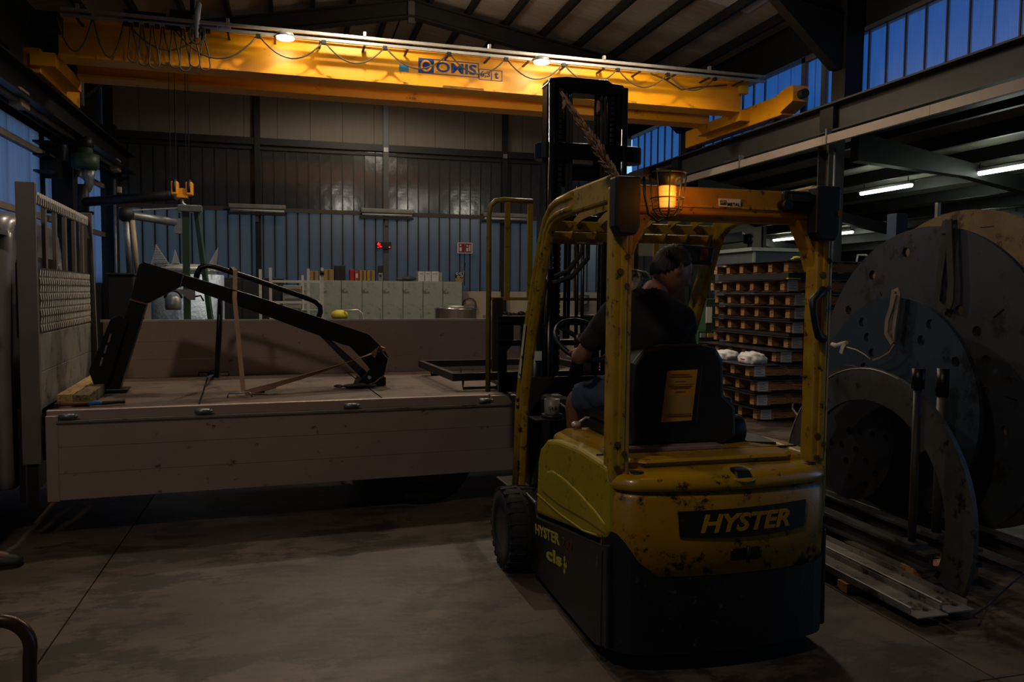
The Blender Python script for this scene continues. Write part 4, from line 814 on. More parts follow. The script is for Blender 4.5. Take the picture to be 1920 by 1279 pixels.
# chassis / counterweight
MB().loft([plan(.07, FL+.03, FR-.03, 3.45, RY+.06, .06), plan(.12, FL+.01, FR-.01, 3.45, RY+.02, .07), plan(.36, FL+.0, FR-.0, 3.45, RY, .08), plan(.425, FL+.002, FR-.002, 3.45, RY, .08)], True).build('chassis', mat('chassis_black', '#121211', '#0c0c0b', rough=.45, dirt='#3a3732', damt=.12, dscale=18, bump=.15), fk)
MB().loft([plan(.405, FL+.01, FR-.01, 3.145, RY+.02, .08), plan(.42, FL-.003, FR+.003, 3.145, RY-.003, .085), plan(.60, FL-.004, FR+.004, 3.145, RY-.008, .09), plan(.745, FL-.002, FR+.002, 3.145, RY-.006, .09), plan(.775, FL+.008, FR-.008, 3.145, RY+.005, .085)], True).build('counterweight', TYEL2, fk)
MB().loft([plan(.772, FL+.015, FR-.015, 3.145, RY+.012, .08), plan(.785, FL-.004, FR+.004, 3.145, RY-.012, .09), plan(.815, FL-.004, FR+.004, 3.145, RY-.014, .09), plan(.84, FL+.012, FR-.012, 3.145, RY+.006, .085), plan(.85, FL+.05, FR-.05, 3.145, RY+.05, .08)], True).build('rear_lid', TYEL, fk)
# rear name plate
NP = mat('plate_black', '#15120e', '#0d0b09', rough=.55, dirt='#4a3410', damt=.15, dscale=20)
def rear(x, z, off=0):
    t = (x-FL)/(FR-FL); return V((x, RY-.008-.09*max(0, 1-(2*t-1)**2)-off, z))
xa, xb = 1.52, 2.14
mb = MB(); n = 16; top = [rear(xa+(xb-xa)*i/n, .70+.01*i/n, .002) for i in range(n+1)]; bot = [rear(xa+.01+(xb-xa-.02)*i/n, .592-.012*math.sin(math.pi*i/n)-.0, .002) for i in range(n+1)]
for A, B in zip(range(n), range(1, n+1)): mb.prism([bot[A], bot[B], top[B], top[A]], (0, -.006, 0))
mb.build('name_plate', NP, fk)
LET = mat('letter_yellow', '#b48410', '#9c700c', rough=.5)
def curvetext(name, s, m, x0, x1, z0, h, par, **k):
    o = text(name, s, m, None, (0, 0, 0), (1, 0, 0), (0, 0, 1), h, x1-x0, ext=.004, **k)
    for v in o.data.vertices: p = rear(x0+v.co.x, z0+v.co.z, .008-v.co.y); v.co = p
    o.parent = par; o.data.transform(world_of(par).inverted()); return o
curvetext('lettering', 'HYSTER', LET, 1.615, 2.045, .607, .078, fk, shear=.25, bold=.028)
# dent and tow pin pocket
MB().box(rear(1.76, .475, .004), rear(1.91, .53, .0)+V((0, .02, 0))).build('tow_pocket', BSTEEL, fk, bevel=.016, seg=3)
MB().cyl(rear(1.835, .47, .012), rear(1.835, .54, .012), .008, n=10).build('tow_pin', DSTEEL, fk)
MB().prism([(1.775, RY-.100, .822), (1.865, RY-.100, .822), (1.855, RY-.075, .858), (1.785, RY-.075, .858)], (0, .06, .004)).build('lid_latch', BPLAST, fk, bevel=.012, seg=3)
mb = MB(); mb.lathe([(.075, 0), (.07, .006), (.05, .008)], (1.82, RY-.045, .838), (0, -.35, 1), 24); mb.build('latch_recess', TYEL, fk)
for x in (FL+.12, FR-.10): MB().lathe([(.03, 0), (.03, .004), (.022, .005)], (x, RY+.03, .846), n=18).build('lid_hole', BPLAST, fk)
MB().box((2.06, RY-.062, .13), (2.10, RY-.03, .20)).build('tag', mat('tag_pale', '#8d8880'), fk)
# hood top
def hood(z, i, y0=3.13, y1=4.02): return [V((FL+i, y0+i*.4, z)), V((FL+i+.06, y0, z)), V((FR-i-.06, y0, z)), V((FR-i, y0+i*.4, z)), V((FR-i, y1-.1, z)), V((FR-i-.08, y1, z)), V((FL+i+.08, y1, z)), V((FL+i, y1-.1, z))]
MB().loft([hood(.60, .03), hood(.855, .03), hood(.875, .06)]).build('hood', TYEL, fk, bevel=.012)
MB().loft([hood(.872, .12, 3.10, 3.42), hood(.885, .13, 3.115, 3.40)]).build('hood_ridge', TYEL, fk, bevel=.006)
MB().box((FL+.02, 3.268, .876), (FR-.02, 3.274, .887)).build('hood_seam', BPLAST, fk)
MB().prism([(2.0, 3.45, .877), (2.24, 3.35, .877), (2.27, 3.6, .877), (2.08, 3.72, .877)], (0, 0, .01)).build('anti_slip_patch', BPLAST, fk)
MB().box((1.33, 3.29, .877), (1.92, 3.36, .90)).build('clear_strip', mat('clear_strip', '#8c7a78', '#7b6a68', rough=.2), fk, bevel=.005)
# left and right hood sides
for s, X0, par in ((1, FL, fk), (-1, FR, fk)):
    o = [(4.095, .395), (4.085, .48), (4.07, .69), (4.03, .77), (3.92, .835), (3.75, .865), (3.4, .885), (3.09, .875), (3.065, .80), (3.065, .60), (3.09, .56), (3.14, .543)]
    mb = MB(); mb.prism([(X0-s*.007, y, z) for y, z in o], (s*.09, 0, 0)); sp_ = mb.build('side_cover', HYEL, fk, bevel=.022, seg=3)
    rg = [(3.98, .545), (3.955, .62), (3.90, .675), (3.80, .70), (3.62, .70), (3.42, .685), (3.2, .655), (3.09, .63), (3.09, .58), (3.3, .575), (3.7, .545)]
    MB().prism([(X0-s*.013, y, z) for y, z in rg], (s*.03, 0, 0)).build('cover_bulge', HYEL, sp_, bevel=.012, seg=3)
    MB().tube([(X0-s*.006, 4.07, .51), (X0-s*.007, 3.7, .505), (X0-s*.007, 3.35, .52), (X0-s*.006, 3.18, .55)], .006, 6).build('cover_bead', HYEL, sp_)
# side skirts
SK = mat('skirt_black', '#18181a', '#111112', rough=.42, dirt='#47443f', damt=.10, dscale=20, bump=.1, spec=.5)
for s, X0 in ((1, FL), (-1, FR)):
    o = [(3.06, .545), (3.14, .525), (4.095, .378), (4.125, .45), (4.30, .46), (4.57, .44), (4.60, .40), (4.52, .36), (4.38, .31), (4.26, .22), (4.20, .10), (4.16, .055), (3.2, .055), (3.05, .10)]
    MB().prism([(X0-s*.008, y, z) for y, z in o], (s*.07, 0, 0)).build('side_skirt', SK, fk, bevel=.012, seg=3)
    MB().box((X0-s*.010 if s > 0 else X0, 3.115, .06), (X0 if s > 0 else X0+.010, 3.119, .50)).build('skirt_seam', BPLAST, fk)
    MB().prism([(X0-s*.03, 4.58, .43), (X0-s*.03, 4.9, .42), (X0-s*.03, 4.92, .40), (X0-s*.03, 4.58, .40)], (s*.25, 0, 0)).build('fender', BPLAST, fk, bevel=.008)
def wrapguard(s, ztop):
    P = plan(0, FL-.006, FR+.006, 3.13, RY-.008, .085); P = P if s > 0 else P[::-1]
    cols = [p for p in P[:13]]; mb = MB(); tot = sum((b-a).length for a, b in zip(cols, cols[1:])); run = 0; top = []; bot = []
    for i, p in enumerate(cols):
        if i: run += (p-cols[i-1]).length
        f_ = run/tot; top.append(V((p.x, p.y, .415+(ztop-.415)*(.5+.5*math.cos(math.pi*min(1, max(0, f_-.12)/.33)))))); bot.append(V((p.x, p.y, .09)))
    c_ = V((CXF, 3.6, 0))
    for i in range(len(cols)-1):
        q_ = [bot[i], bot[i+1], top[i+1], top[i]]; n_ = ((cols[i]+cols[i+1])/2-c_); n_.z = 0; mb.prism(q_, -n_.normalized()*.012)
    mb.build('corner_guard', SK, fk)
wrapguard(1, .60); wrapguard(-1, .44)
LY = mat('letter_side', '#b8a83c', '#a89834', rough=.5)
xd = V((0, 3.67-4.09, .352-.287)); yd = V((0, 0, 1)); yd = (yd-xd.normalized()*yd.dot(xd.normalized())).normalized()
xk = FL-.0085
text('lettering', 'HYSTER', LY, fk, (xk, 4.085, .285), xd, yd, .057, .41, ext=.002, bold=.02)
text('lettering', '2.0', mat('letter_red', '#4a1c18'), fk, (xk, 3.65, .352), xd, yd, .05, .16, ext=.002, bold=.015)
LG = mat('letter_lime', '#a8a820', '#9a9a1c', rough=.5)
text('lettering', 'cls', LG, fk, (xk, 3.885, .212), xd, yd, .065, .25, ext=.002, bold=.03)
q = V((xk, 3.60, .275))
for dy, dz in ((0, .03), (0, -.03), (-.022, 0), (.0, 0)): c_ = q+xd.normalized()*(-dy)+V((0, 0, dz)); MB().prism([c_+V((0, 0, .018)), c_+V((0, .014, 0)), c_+V((0, 0, -.018)), c_+V((0, -.014, 0))], (-.002, 0, 0)).build('logo_diamond', LG, fk)
# floor, cowl, console
MB().box((FL+.05, 4.04, .34), (FR-.05, 4.86, .42)).build('floor_plate', mat('floor_plate', '#1c1b1a', '#141413', bump=.8, bscale=60), fk)
MB().box((FL+.07, 3.3, .10), (FR-.07, 4.1, .60)).build('battery_case', BSTEEL, fk)
MB().prism([(FL+.10, 4.55, .42), (FL+.10, 4.90, .42), (FL+.10, 4.90, 1.02), (FL+.10, 4.74, 1.08)], (FR-FL-.2, 0, 0)).build('dash_cowl', BPLAST, fk, bevel=.02)
MB().box((FL+.18, 4.40, .42), (FL+.32, 4.66, .98)).build('front_console', BPLAST, fk, bevel=.03)
MB().cyl((1.66, 4.72, .95), (1.60, 4.36, 1.30), .035, n=12).build('steering_column', BPLAST, fk)
sc = V((1.59, 4.30, 1.33)); sn = V((.10, -.62, .72)).normalized(); su = sn.orthogonal().normalized(); sv = sn.cross(su)
st = MB().tube(arc(sc, .165, 0, 345, 30, su, sv), .015, 10, closed=True).build('steering_wheel', BPLAST, fk)
for a in (90, 210, 330): MB().bar(sc, sc+su*.16*math.cos(R_(a))+sv*.16*math.sin(R_(a)), .03, .012, up=sn).build('spoke', BPLAST, st)
MB().lathe([(.045, -.03), (.045, .01), (.03, .02)], sc, sn, 18).build('hub', BPLAST, st)
# wheels
for x in (1.235, FR-.06+.0): 
    wheel('front_wheel', (x, 4.40, .235), .235, .20, (-1 if x < CXF else 1, 0, 0), fk, mat('rim_grey', '#4c5054', '#3a3d40', rough=.35, metal=.4), local=False, tread=22)
wheel('rear_wheel', (CXF, 3.42, .2), .2, .18, (1, 0, 0), fk, local=False)
MB().cyl((1.3, 4.4, .235), (2.25, 4.4, .235), .06).build('axle', BSTEEL, fk)
# overhead guard
def prof(path, w_, h_, m, name='guard_post', up=(1, 0, 0), par=fk):
    """rectangular profile with a recessed groove along path"""
    mb = MB(); pts = [V(p) for p in path]; mb.ribbon(pts, w_, h_, up); return mb.build(name, m, par, bevel=.012, seg=2)
def frontpost(X, s):
    P = [(X, 4.56, .40), (X, 4.50, .95), (X, 4.36, 1.35), (X, 4.10, 1.85), (X, 4.03, 1.95), (X, 3.94, 2.005), (X, 3.84, 2.025), (X, 3.60, 2.035), (X, 3.16, 2.04)]
    o = prof(P, .045, .115, GYEL, 'guard_post', (1, 0, 0)); P2 = [V(p)+V((-s*.026, .0, .0)) for p in P[:-1]]
    MB().tube([V(p)+V((-s*.02, .03 if p[2] < 1.9 else 0, 0 if p[2] < 1.9 else .03)) for p in P[:-1]], .018, 8).build('post_bead', GYEL, o)
    MB().tube([V(p)+V((-s*.02, -.035 if p[2] < 1.9 else 0, 0 if p[2] < 1.9 else -.03)) for p in P[:-1]], .014, 8).build('post_bead', GYEL, o)
    return o
pL = frontpost(FL+.03, 1); pR = frontpost(FR-.03, -1)
PB_ = V((FL-.002, 4.485, 1.20))
MB().prism([(FL-.004, 4.44, 1.10), (FL-.004, 4.33, 1.42), (FL-.004, 4.37, 1.42), (FL-.004, 4.49, 1.10)], (-.002, 0, 0)).build('warning_label', WHITE, pL)
text('lettering', '1 Y', BPLAST, pL, (FL-.007, 4.455, 1.12), (0, -.3, .8), (0, -.8, -.3), .03, .16)
for z in (.93, .97): MB().cyl((FL+.0, 4.475, z), (FL-.014, 4.475, z), .014, n=12).build('bolt', DSTEEL, pL)
def rearpost(x0, x1, s):
    y = 3.10; o = MB().box((x0, y-.035, .80), (x1, y+.05, 2.045)).build('guard_post', GYEL, fk, bevel=.014, seg=3)
    MB().box(((x0+x1)/2-.012, y-.043, .86), ((x0+x1)/2+.018, y-.03, 1.9)).build('post_groove', GYEL, o, bevel=.008)
    for k_, z in enumerate((.87, .93, .97, 1.63, 1.69, 1.75)):
        xx = x0+.028+(.03 if k_ % 2 else 0)
        MB().cyl((xx, y-.034, z), (xx, y-.048, z), .013, n=6).build('bolt', mat('bolt_brown', '#4a3a1c'), o)
    return o
rL = rearpost(FL, FL+.088, 1); rR = rearpost(FR-.088, FR, -1)
xb0, xb1 = FL+.06, FR-.06
cb = MB(); cb.prism([(xb0, 3.07, 2.05), (xb0, 3.07, 1.935), (xb0, 3.12, 1.915), (xb0, 3.20, 1.915), (xb0, 3.20, 2.05)], (xb1-xb0, 0, 0)); cbo = cb.build('guard_crossbar', mat('crossbar_yellow', '#a0741a', '#8e6414', rough=.42, scale=6, dirt='#2b200c', damt=.12, dscale=16, bump=.08), fk, bevel=.008)
MB().box((xb0+.05, 3.062, 1.965), (xb1-.05, 3.072, 1.975)).build('crossbar_crease', GYEL, cbo)
for x, s in ((xb0+.02, 1), (xb1-.02, -1)): MB().prism([(x, 3.08, 1.93), (x+s*.10, 3.08, 1.93), (x+s*.03, 3.08, 1.80), (x, 3.08, 1.70)], (0, .09, 0)).build('guard_gusset', GYEL, fk, bevel=.006)
a = at(1349, 372, Y=3.06); b = at(1388, 389, Y=3.06)
lbp = MB().box((a.x, 3.058, b.z), (b.x, 3.068, a.z)).build('company_plate', WHITE, fk); text('lettering', 'METAL', BPLAST, lbp, (a.x+.036, 3.057, b.z+.004), (1, 0, 0), (0, 0, 1), .014, b.x-a.x-.04, ext=.001, bold=.02)
MB().box((a.x+.003, 3.056, b.z+.008), (a.x+.031, 3.058, a.z-.008)).build('emblem', mat('emblem', '#2a2e28'), lbp); text('lettering', 'BM', mat('emblem_letter', '#b8a868'), lbp, (a.x+.006, 3.055, b.z+.013), (1, 0, 0), (0, 0, 1), .012, .022, ext=.001)
# front cross bars and roof strips
MB().ribbon([(FL+.04, 4.04, 1.955), (FR-.04, 4.04, 1.955)], .05, .012, (0, -.3, 1)).build('roof_crossbar', GYEL, fk); MB().ribbon([(FL+.04, 4.12, 1.905), (FR-.04, 4.12, 1.905)], .05, .012, (0, -.3, 1)).build('roof_crossbar', GYEL, fk)
for i in range(6):
    x = FL+.185+.137*i+.0
    if i == 2: pass
    MB().ribbon([(x, 4.13, 1.89), (x, 4.10, 1.94), (x, 4.05, 1.975), (x, 3.97, 2.0), (x, 3.85, 2.012), (x, 3.6, 2.018), (x, 3.14, 2.02)], .008, .045, (1, 0, 0)).build('roof_strip', GYEL, fk)
MB().box((FL+.05, 4.09, 1.865), (1.62, 4.14, 1.885)).build('sun_strip', mat('pink_strip', '#6c5040'), fk)
MB().prism([(2.0, 4.02, 1.88), (2.27, 4.02, 1.86), (2.25, 4.02, 1.76), (2.02, 4.02, 1.77)], (0, .03, 0)).build('rear_mirror', BPLAST, fk, bevel=.02)
MB().box((2.17, 4.015, 1.79), (2.22, 4.02, 1.85)).build('mirror_glint', mat('glint_red', '#6a2416'), fk)
# corner lamps
for x0, x1, yy in ((1.235, 1.345, 2.985), (2.165, 2.285, 2.985)):
    o = MB().prism([(x0, yy, 2.07), (x1, yy, 2.07), (x1, yy, 1.87), (x1-.02, yy, 1.835), (x0+.02, yy, 1.835), (x0, yy, 1.87)], (0, .075, 0)).build('tail_light', BPLAST, fk, bevel=.01)
MB().box((2.268, 2.982, 1.94), (2.283, 2.984, 1.965)).build('lamp_glint', mat('lens_red', '#8a3020'), o); MB().box((2.20, 3.0, 2.03), (2.05, 3.06, 2.0)).build('lamp_bracket', BPLAST, fk); MB().box((2.03, 3.03, 1.955), (2.17, 3.06, 2.05)).build('work_lamp', BPLAST, fk, bevel=.02)
MB().cyl((2.035, 3.055, 1.985), (2.035, 3.0, 1.985), .022).build('lamp_knob', BPLAST, fk)
# beacon in its cage
bx = V((1.454, 2.975, 2.0))
bk = MB().lathe([(.02, .105), (.06, .10), (.075, .07), (.04, .055), (.038, .035)], bx, n=20).build('beacon', BPLAST, fk)
MB().box((1.34, 2.96, 2.075), (1.46, 3.1, 2.10)).build('beacon_bracket', BPLAST, fk)
am = bpy.data.materials.new('amber_lens'); am.use_nodes = True; n_ = am.node_tree; pb = n_.nodes['Principled BSDF']
pb.inputs['Base Color'].default_value = (.9, .22, .01, 1); pb.inputs['Roughness'].default_value = .2; lw = n_.nodes.new('ShaderNodeLayerWeight'); crr = n_.nodes.new('ShaderNodeValToRGB')
n_.links.new(lw.outputs['Facing'], crr.inputs[0]); crr.color_ramp.elements[0].color = (1, .42, .05, 1); crr.color_ramp.elements[1].color = (.35, .05, .0, 1); crr.color_ramp.elements[1].position = .75; n_.links.new(crr.outputs[0], pb.inputs['Emission Color']); pb.inputs['Emission Strength'].default_value = 1.1
MB().lathe([(.034, .034), (.036, .03), (.036, -.045), (.028, -.055), (.005, -.058)], bx, n=20).build('lens', am, bk)
MB().cyl(bx+V((0, 0, -.03)), bx+V((0, 0, .03)), .006, n=8).build('bulb', mat('bulb', '#ffcc66', emit='#ffb030', estr=8), bk)
for z_ in (-.03, -.01, .01): MB().tube(arc(bx+V((0, 0, z_)), .0375, 0, 360, 20, (1, 0, 0), (0, 1, 0)), .0015, 4).build('lens_ring', am, bk)
cg = mat('cage_wire', '#4a3c1c', '#3c3016', rough=.5)
mb = MB()
for i in range(9):
    a = 2*math.pi*i/9+.2; d = V((math.cos(a), math.sin(a), 0))
    mb.tube([bx+d*.076+V((0, 0, .085)), bx+d*.066+V((0, 0, .0)), bx+d*.058+V((0, 0, -.06)), bx+d*.035+V((0, 0, -.085)), bx+V((0, 0, -.092))], .003, 5)
for z_, r_ in ((.085, .076), (-.015, .066), (-.06, .058)): mb.tube(arc(bx+V((0, 0, z_)), r_, 0, 360, 24, (1, 0, 0), (0, 1, 0)), .003, 5)
mb.build('cage', cg, bk)
MB().tube([bx+V((-.09, .03, .07)), bx+V((-.10, .0, .0)), bx+V((-.08, .0, -.08)), bx+V((-.04, .0, -.11)), bx+V((.0, .0, -.09))], .006, 6).build('cable', BPLAST, bk)
lamp('beacon_glow', bx+V((0, -.09, -.0)), .6, (1, .36, .04), .03); lamp('beacon_glow', bx+V((.11, -.03, 0)), .3, (1, .36, .04), .02)
# grab handle
mb = MB(); mb.tube([(FR-.06, 3.05, 1.62), (FR-.10, 3.03, 1.60), (FR-.135, 3.02, 1.575), (FR-.13, 3.02, 1.53), (FR-.115, 3.02, 1.46), (FR-.10, 3.02, 1.42), (FR-.06, 3.04, 1.405)], [.022, .018, .02, .014, .014, .017, .02], 10); mb.build('grab_handle', BPLAST, fk)
# seat
SEAT = mat('seat_vinyl', '#121213', '#0d0d0e', rough=.45, bump=.15, bscale=90)
MB().box((1.50, 3.45, .875), (2.02, 3.98, .94)).build('seat_base', BPLAST, fk, bevel=.02)
MB().box((1.50, 3.44, .93), (2.02, 4.0, 1.02)).build('seat_cushion', SEAT, fk, bevel=.04, seg=3)
def sb(y, ins, b=0): 
    o = [(1.49, .90), (1.475, 1.15), (1.49, 1.28), (1.545, 1.345), (1.65, 1.362), (1.84, 1.362), (1.92, 1.345), (1.955, 1.29), (1.965, 1.12), (2.03, 1.06), (2.035, .92), (1.97, .885)]
    c = V((1.74, 0, 1.12)); return [V((c.x+(x-c.x)*(1-ins), y, c.z+(z-c.z)*(1-ins))) for x, z in o]
MB().loft([sb(3.36, .06), sb(3.375, .0), sb(3.50, 0), sb(3.54, .05)]).build('seat_back', SEAT, fk, bevel=.01)
MB().prism([(1.64, 3.355, 1.26), (1.84, 3.355, 1.265), (1.815, 3.355, .995), (1.61, 3.355, .985)], (0, .01, 0)).build('label_frame', BPLAST, fk, bevel=.004)
lb = MB().prism([(1.655, 3.345, 1.243), (1.808, 3.345, 1.248), (1.783, 3.345, 1.01), (1.628, 3.345, 1.005)], (0, .006, 0)).build('instruction_label', mat('label_yellow', '#b8820e', '#a8740c', rough=.5), fk)
LK = mat('label_ink', '#3a2408'); LP = mat('label_pale', '#a07c38')
MB().box((1.65, 3.343, 1.18), (1.79, 3.345, 1.205)).build('label_band', LP, lb); MB().box((1.64, 3.343, 1.035), (1.785, 3.345, 1.13)).build('label_field', LP, lb)
for z, w_ in ((1.225, .09), (1.215, .12), (1.192, .05), (1.17, .12), (1.162, .10), (1.145, .05), (1.04, .12), (1.03, .12)): MB().box((1.72-w_/2, 3.342, z), (1.72+w_/2, 3.343, z+.0025)).build('printed_line', LK, lb)
MB().cyl((1.99, 3.50, .93), (2.13, 3.50, .93), .075, n=24).build('armrest_roll', SEAT, fk, bevel=.012)
MB().box((1.95, 3.44, 1.03), (2.06, 3.9, 1.10)).build('armrest', SEAT, fk, bevel=.02)
MB().box((1.90, 3.42, 1.03), (1.93, 3.43, 1.045)).build('small_label', WHITE, fk)
MB().tube([(1.62, 3.95, .92), (1.50, 4.0, .93), (1.44, 3.98, .90)], .008, 6).build('seat_lever', ALUB, fk); MB().ball((1.44, 3.98, .90), .02, (1.4, 1, .8), seg=10).build('belt_buckle', ALUB, fk)
# hydraulic levers & hoses near mast
MB().tube([(1.56, 4.78, 1.02), (1.53, 4.62, 1.15)], .008, 6).build('hydraulic_lever', BPLAST, fk)
# mast
MS = mat('mast_black', '#101113', '#0b0b0d', rough=.3, metal=.3, spec=.6)
def part(mb, name, m=MS, bevel=0, par=fk): return mb.build(name, m, par, bevel)
for x0, x1, s in ((1.545, 1.615, 1), (2.045, 2.115, -1)):
    xo = x0 if s > 0 else x1; xi = x1 if s > 0 else x0
    mb = MB(); mb.box((min(xo, xo+s*.02), 4.93, .12), (max(xo, xo+s*.02), 5.09, 2.10)); mb.box((x0, 4.93, .12), (x1, 4.95, 2.10)); mb.box((x0, 5.07, .12), (x1, 5.09, 2.10)); part(mb, 'outer_channel')
    mb = MB(); xo2 = xo+s*.022; mb.box((min(xo2, xo2+s*.018), 4.96, .5), (max(xo2, xo2+s*.018), 5.06, 2.96)); mb.box((min(xo2, xo2+s*.05), 4.96, .5), (max(xo2, xo2+s*.05), 4.975, 2.96)); mb.box((min(xo2, xo2+s*.05), 5.045, .5), (max(xo2, xo2+s*.05), 5.06, 2.96)); part(mb, 'middle_channel')
    mb = MB(); xo3 = xo+s*.075; mb.box((min(xo3, xo3+s*.05), 4.97, .8), (max(xo3, xo3+s*.05), 4.985, 2.93)); mb.box((min(xo3, xo3+s*.015), 4.97, .8), (max(xo3, xo3+s*.015), 5.05, 2.93)); part(mb, 'inner_channel')
    part(MB().cyl((xo+s*.035, 4.90, .3), (xo+s*.035, 4.90, 2.93), .020, n=16), 'lift_cylinder', mat('chrome_rod', '#5a6068', '#484e56', metal=.9, rough=.2)); part(MB().cyl((xo+s*.035, 4.90, .3), (xo+s*.035, 4.90, 1.75), .035, n=16), 'cylinder_barrel')
    # chains: many small links
    ch = MB()
    for k_ in range(64): ch.box((xo+s*.105-.012, 4.93, .75+.034*k_), (xo+s*.105+.012, 4.945, .75+.034*k_+.026))
    o = part(ch, 'lift_chain', DSTEEL); o['kind'] = 'stuff'
    for hx_ in (.155, .18): part(MB().tube([(xo+s*hx_, 4.95, 1.3), (xo+s*hx_, 4.93, 2.7), (xo+s*hx_, 4.95, 2.86), (xo+s*hx_, 5.0, 2.93), (xo+s*hx_, 5.05, 2.86), (xo+s*hx_, 5.06, 2.3)], .012, 8), 'hose', RUB)
    part(MB().lathe([(.07, -.02), (.07, -.012), (.055, -.01), (.055, .01), (.07, .012), (.07, .02)], (xo+s*.165, 5.0, 2.86), (1, 0, 0), 20), 'hose_pulley')
part(MB().prism([(1.69, 4.93, 2.985), (1.97, 4.93, 2.985), (2.0, 4.93, 2.965), (2.08, 4.93, 2.96), (2.10, 4.93, 2.92), (2.0, 4.93, 2.90), (1.95, 4.93, 2.885), (1.73, 4.93, 2.885), (1.68, 4.93, 2.90), (1.56, 4.93, 2.93), (1.58, 4.93, 2.97)], (0, .14, 0)), 'top_crosshead', bevel=.006)
# wide tie plate with round ends
def tie(z):
    L = arc((1.575, 4.97, z), .082, 90, 270, 8, (1, 0, 0), (0, 1, 0)); Rr = arc((2.145, 4.97, z), .082, -90, 90, 8, (1, 0, 0), (0, 1, 0)); return L+Rr
part(MB().loft([tie(2.455), tie(2.56)]), 'mast_tie', bevel=.006)
for z in (2.05, 1.0, .3): part(MB().box((1.56, 4.90, z-.07), (2.10, 4.94, z+.05)), 'mast_crossmember', bevel=.004)
part(MB().box((1.60, 4.955, 2.33), (2.06, 4.975, 2.43)), 'inner_crossmember')
for x in (1.80, 1.84, 1.99): part(MB().cyl((x, 5.0, .6), (x, 5.0, 2.3), .013, n=8), 'guide_rod')
part(MB().tube([(1.80, 4.88, 1.98), (1.76, 4.80, 1.86), (1.66, 4.76, 1.74), (1.58, 4.80, 1.70)], .016, 8), 'hose', RUB); part(MB().tube([(1.83, 4.88, 1.98), (1.80, 4.80, 1.82), (1.68, 4.76, 1.70), (1.57, 4.80, 1.66)], .016, 8), 'hose', RUB)
part(MB().tube([(1.50, 4.86, 1.78), (1.53, 4.82, 1.66), (1.50, 4.8, 1.5), (1.49, 4.82, 1.38)], .012, 8), 'hose', RUB)
part(MB().cyl((1.56, 4.88, .55), (1.50, 4.60, .95), .035, n=12), 'tilt_cylinder')
part(MB().cyl((1.48, 4.86, .5), (1.48, 4.86, 1.40), .055, n=16), 'side_cylinder', mat('cyl_grey', '#1f2226', '#181a1d', rough=.35, metal=.3)); part(MB().box((1.455, 4.80, 1.17), (1.50, 4.805, 1.23)), 'serial_plate', WHITE)
# carriage
CY_ = 5.22; cx0, cx1 = 1.27, 2.60
for z0, z1 in ((1.375, 1.44), (1.235, 1.275), (.92, 1.06)): part(MB().box((cx0+.06, CY_, z0), (cx1-.06, CY_+.045, z1)), 'carriage_bar', BSTEEL, .004)
for x in (cx0+.06, cx1-.16): part(MB().prism([(x, CY_+.0, .92), (x+.10, CY_, .92), (x+.10, CY_, 1.0), (x+.055, CY_, 1.06), (x+.055, CY_, 1.20), (x+.10, CY_, 1.25), (x+.10, CY_, 1.40), (x, CY_, 1.40)], (0, .04, 0)), 'carriage_plate', BSTEEL, .004)
for x in (1.66, 1.96): part(MB().box((x-.03, 5.06, .95), (x+.03, 5.24, 1.45)), 'carriage_roller_arm', BSTEEL)
LBY = mat('load_guard_yellow', '#8d7424', '#7c6418', rough=.45, dirt='#352810', damt=.2, dscale=18)
gy = 5.26
part(MB().tube([(1.262, gy, .92), (1.262, gy, 2.12), (1.272, gy, 2.18), (1.305, gy, 2.215), (1.36, gy, 2.225), (1.565, gy, 2.22)], .018, 8), 'load_guard_frame', LBY); part(MB().tube([(2.61, gy, .92), (2.61, gy, 2.12), (2.60, gy, 2.18), (2.565, gy, 2.215), (2.50, gy, 2.225), (2.32, gy, 2.22)], .018, 8), 'load_guard_frame', LBY)
part(MB().box((1.26, gy-.008, 1.545), (2.62, gy+.008, 1.565)), 'load_guard_rail', LBY)
for x, z1 in ((1.39, 2.22), (1.55, 2.22), (2.335, 2.22), (2.49, 2.22)): part(MB().box((x-.018, gy-.01, 1.55), (x+.018, gy+.01, z1)), 'load_guard_bar', LBY)
part(MB().box((1.87, gy-.01, 1.55), (1.905, gy+.01, 2.22)), 'load_guard_bar', LBY)
for x in (1.29, 2.56): part(MB().box((x, gy-.01, 1.06), (x+.07, gy+.02, 1.56)), 'carriage_side', mat('carriage_brown', '#241a0a'), .003)
for x in (1.50, 2.28): part(MB().prism([(x, gy+.02, 1.40), (x, gy+.06, 1.40), (x, gy+.06, .93), (x, 6.35, .90), (x, 6.35, .885), (x, gy+.02, .87)], (.10, 0, 0)), 'fork', BSTEEL, .004)
# loose items on the truck
mg = thing('mug', 'pale printed mug standing in the holder by the left guard post', 'mug', (1.40, 4.26, .93))
mc = V((1.395, 4.26, .955)); MB().lathe([(.036, -.045), (.042, -.035), (.044, .045), (.040, .045), (.038, -.03), (.005, -.035)], mc, n=24).build('body', mat('mug_white', '#8a847c', '#79736c', rough=.4), mg)
MB().tube([mc+V((.042, 0, .02)), mc+V((.075, -.02, .0)), mc+V((.09, -.03, -.06))], .007, 6).build('handle', MATS['mug_white'], mg); text('lettering', 'CLB', BPLAST, mg, mc+V((-.035, -.046, -.012)), (1, -.0, 0), (0, 0, 1), .02, .05, ext=.002)
MB().cyl((1.395, 4.26, .89), (1.395, 4.26, .915), .06, n=20).build('cup_holder', BPLAST, fk); MB().box((1.28, 4.2, .88), (1.46, 4.34, .895)).build('holder_plate', BPLAST, fk, bevel=.01); MB().cyl((1.42, 4.34, .5), (1.42, 4.34, .89), .02, n=10).build('holder_stem', BPLAST, fk)
cn = thing('tape_drum', 'pale and black printed round drum behind the left rear guard post', 'drum', (1.83, 4.12, 1.62)); q = at(1195, 527, Y=4.1)
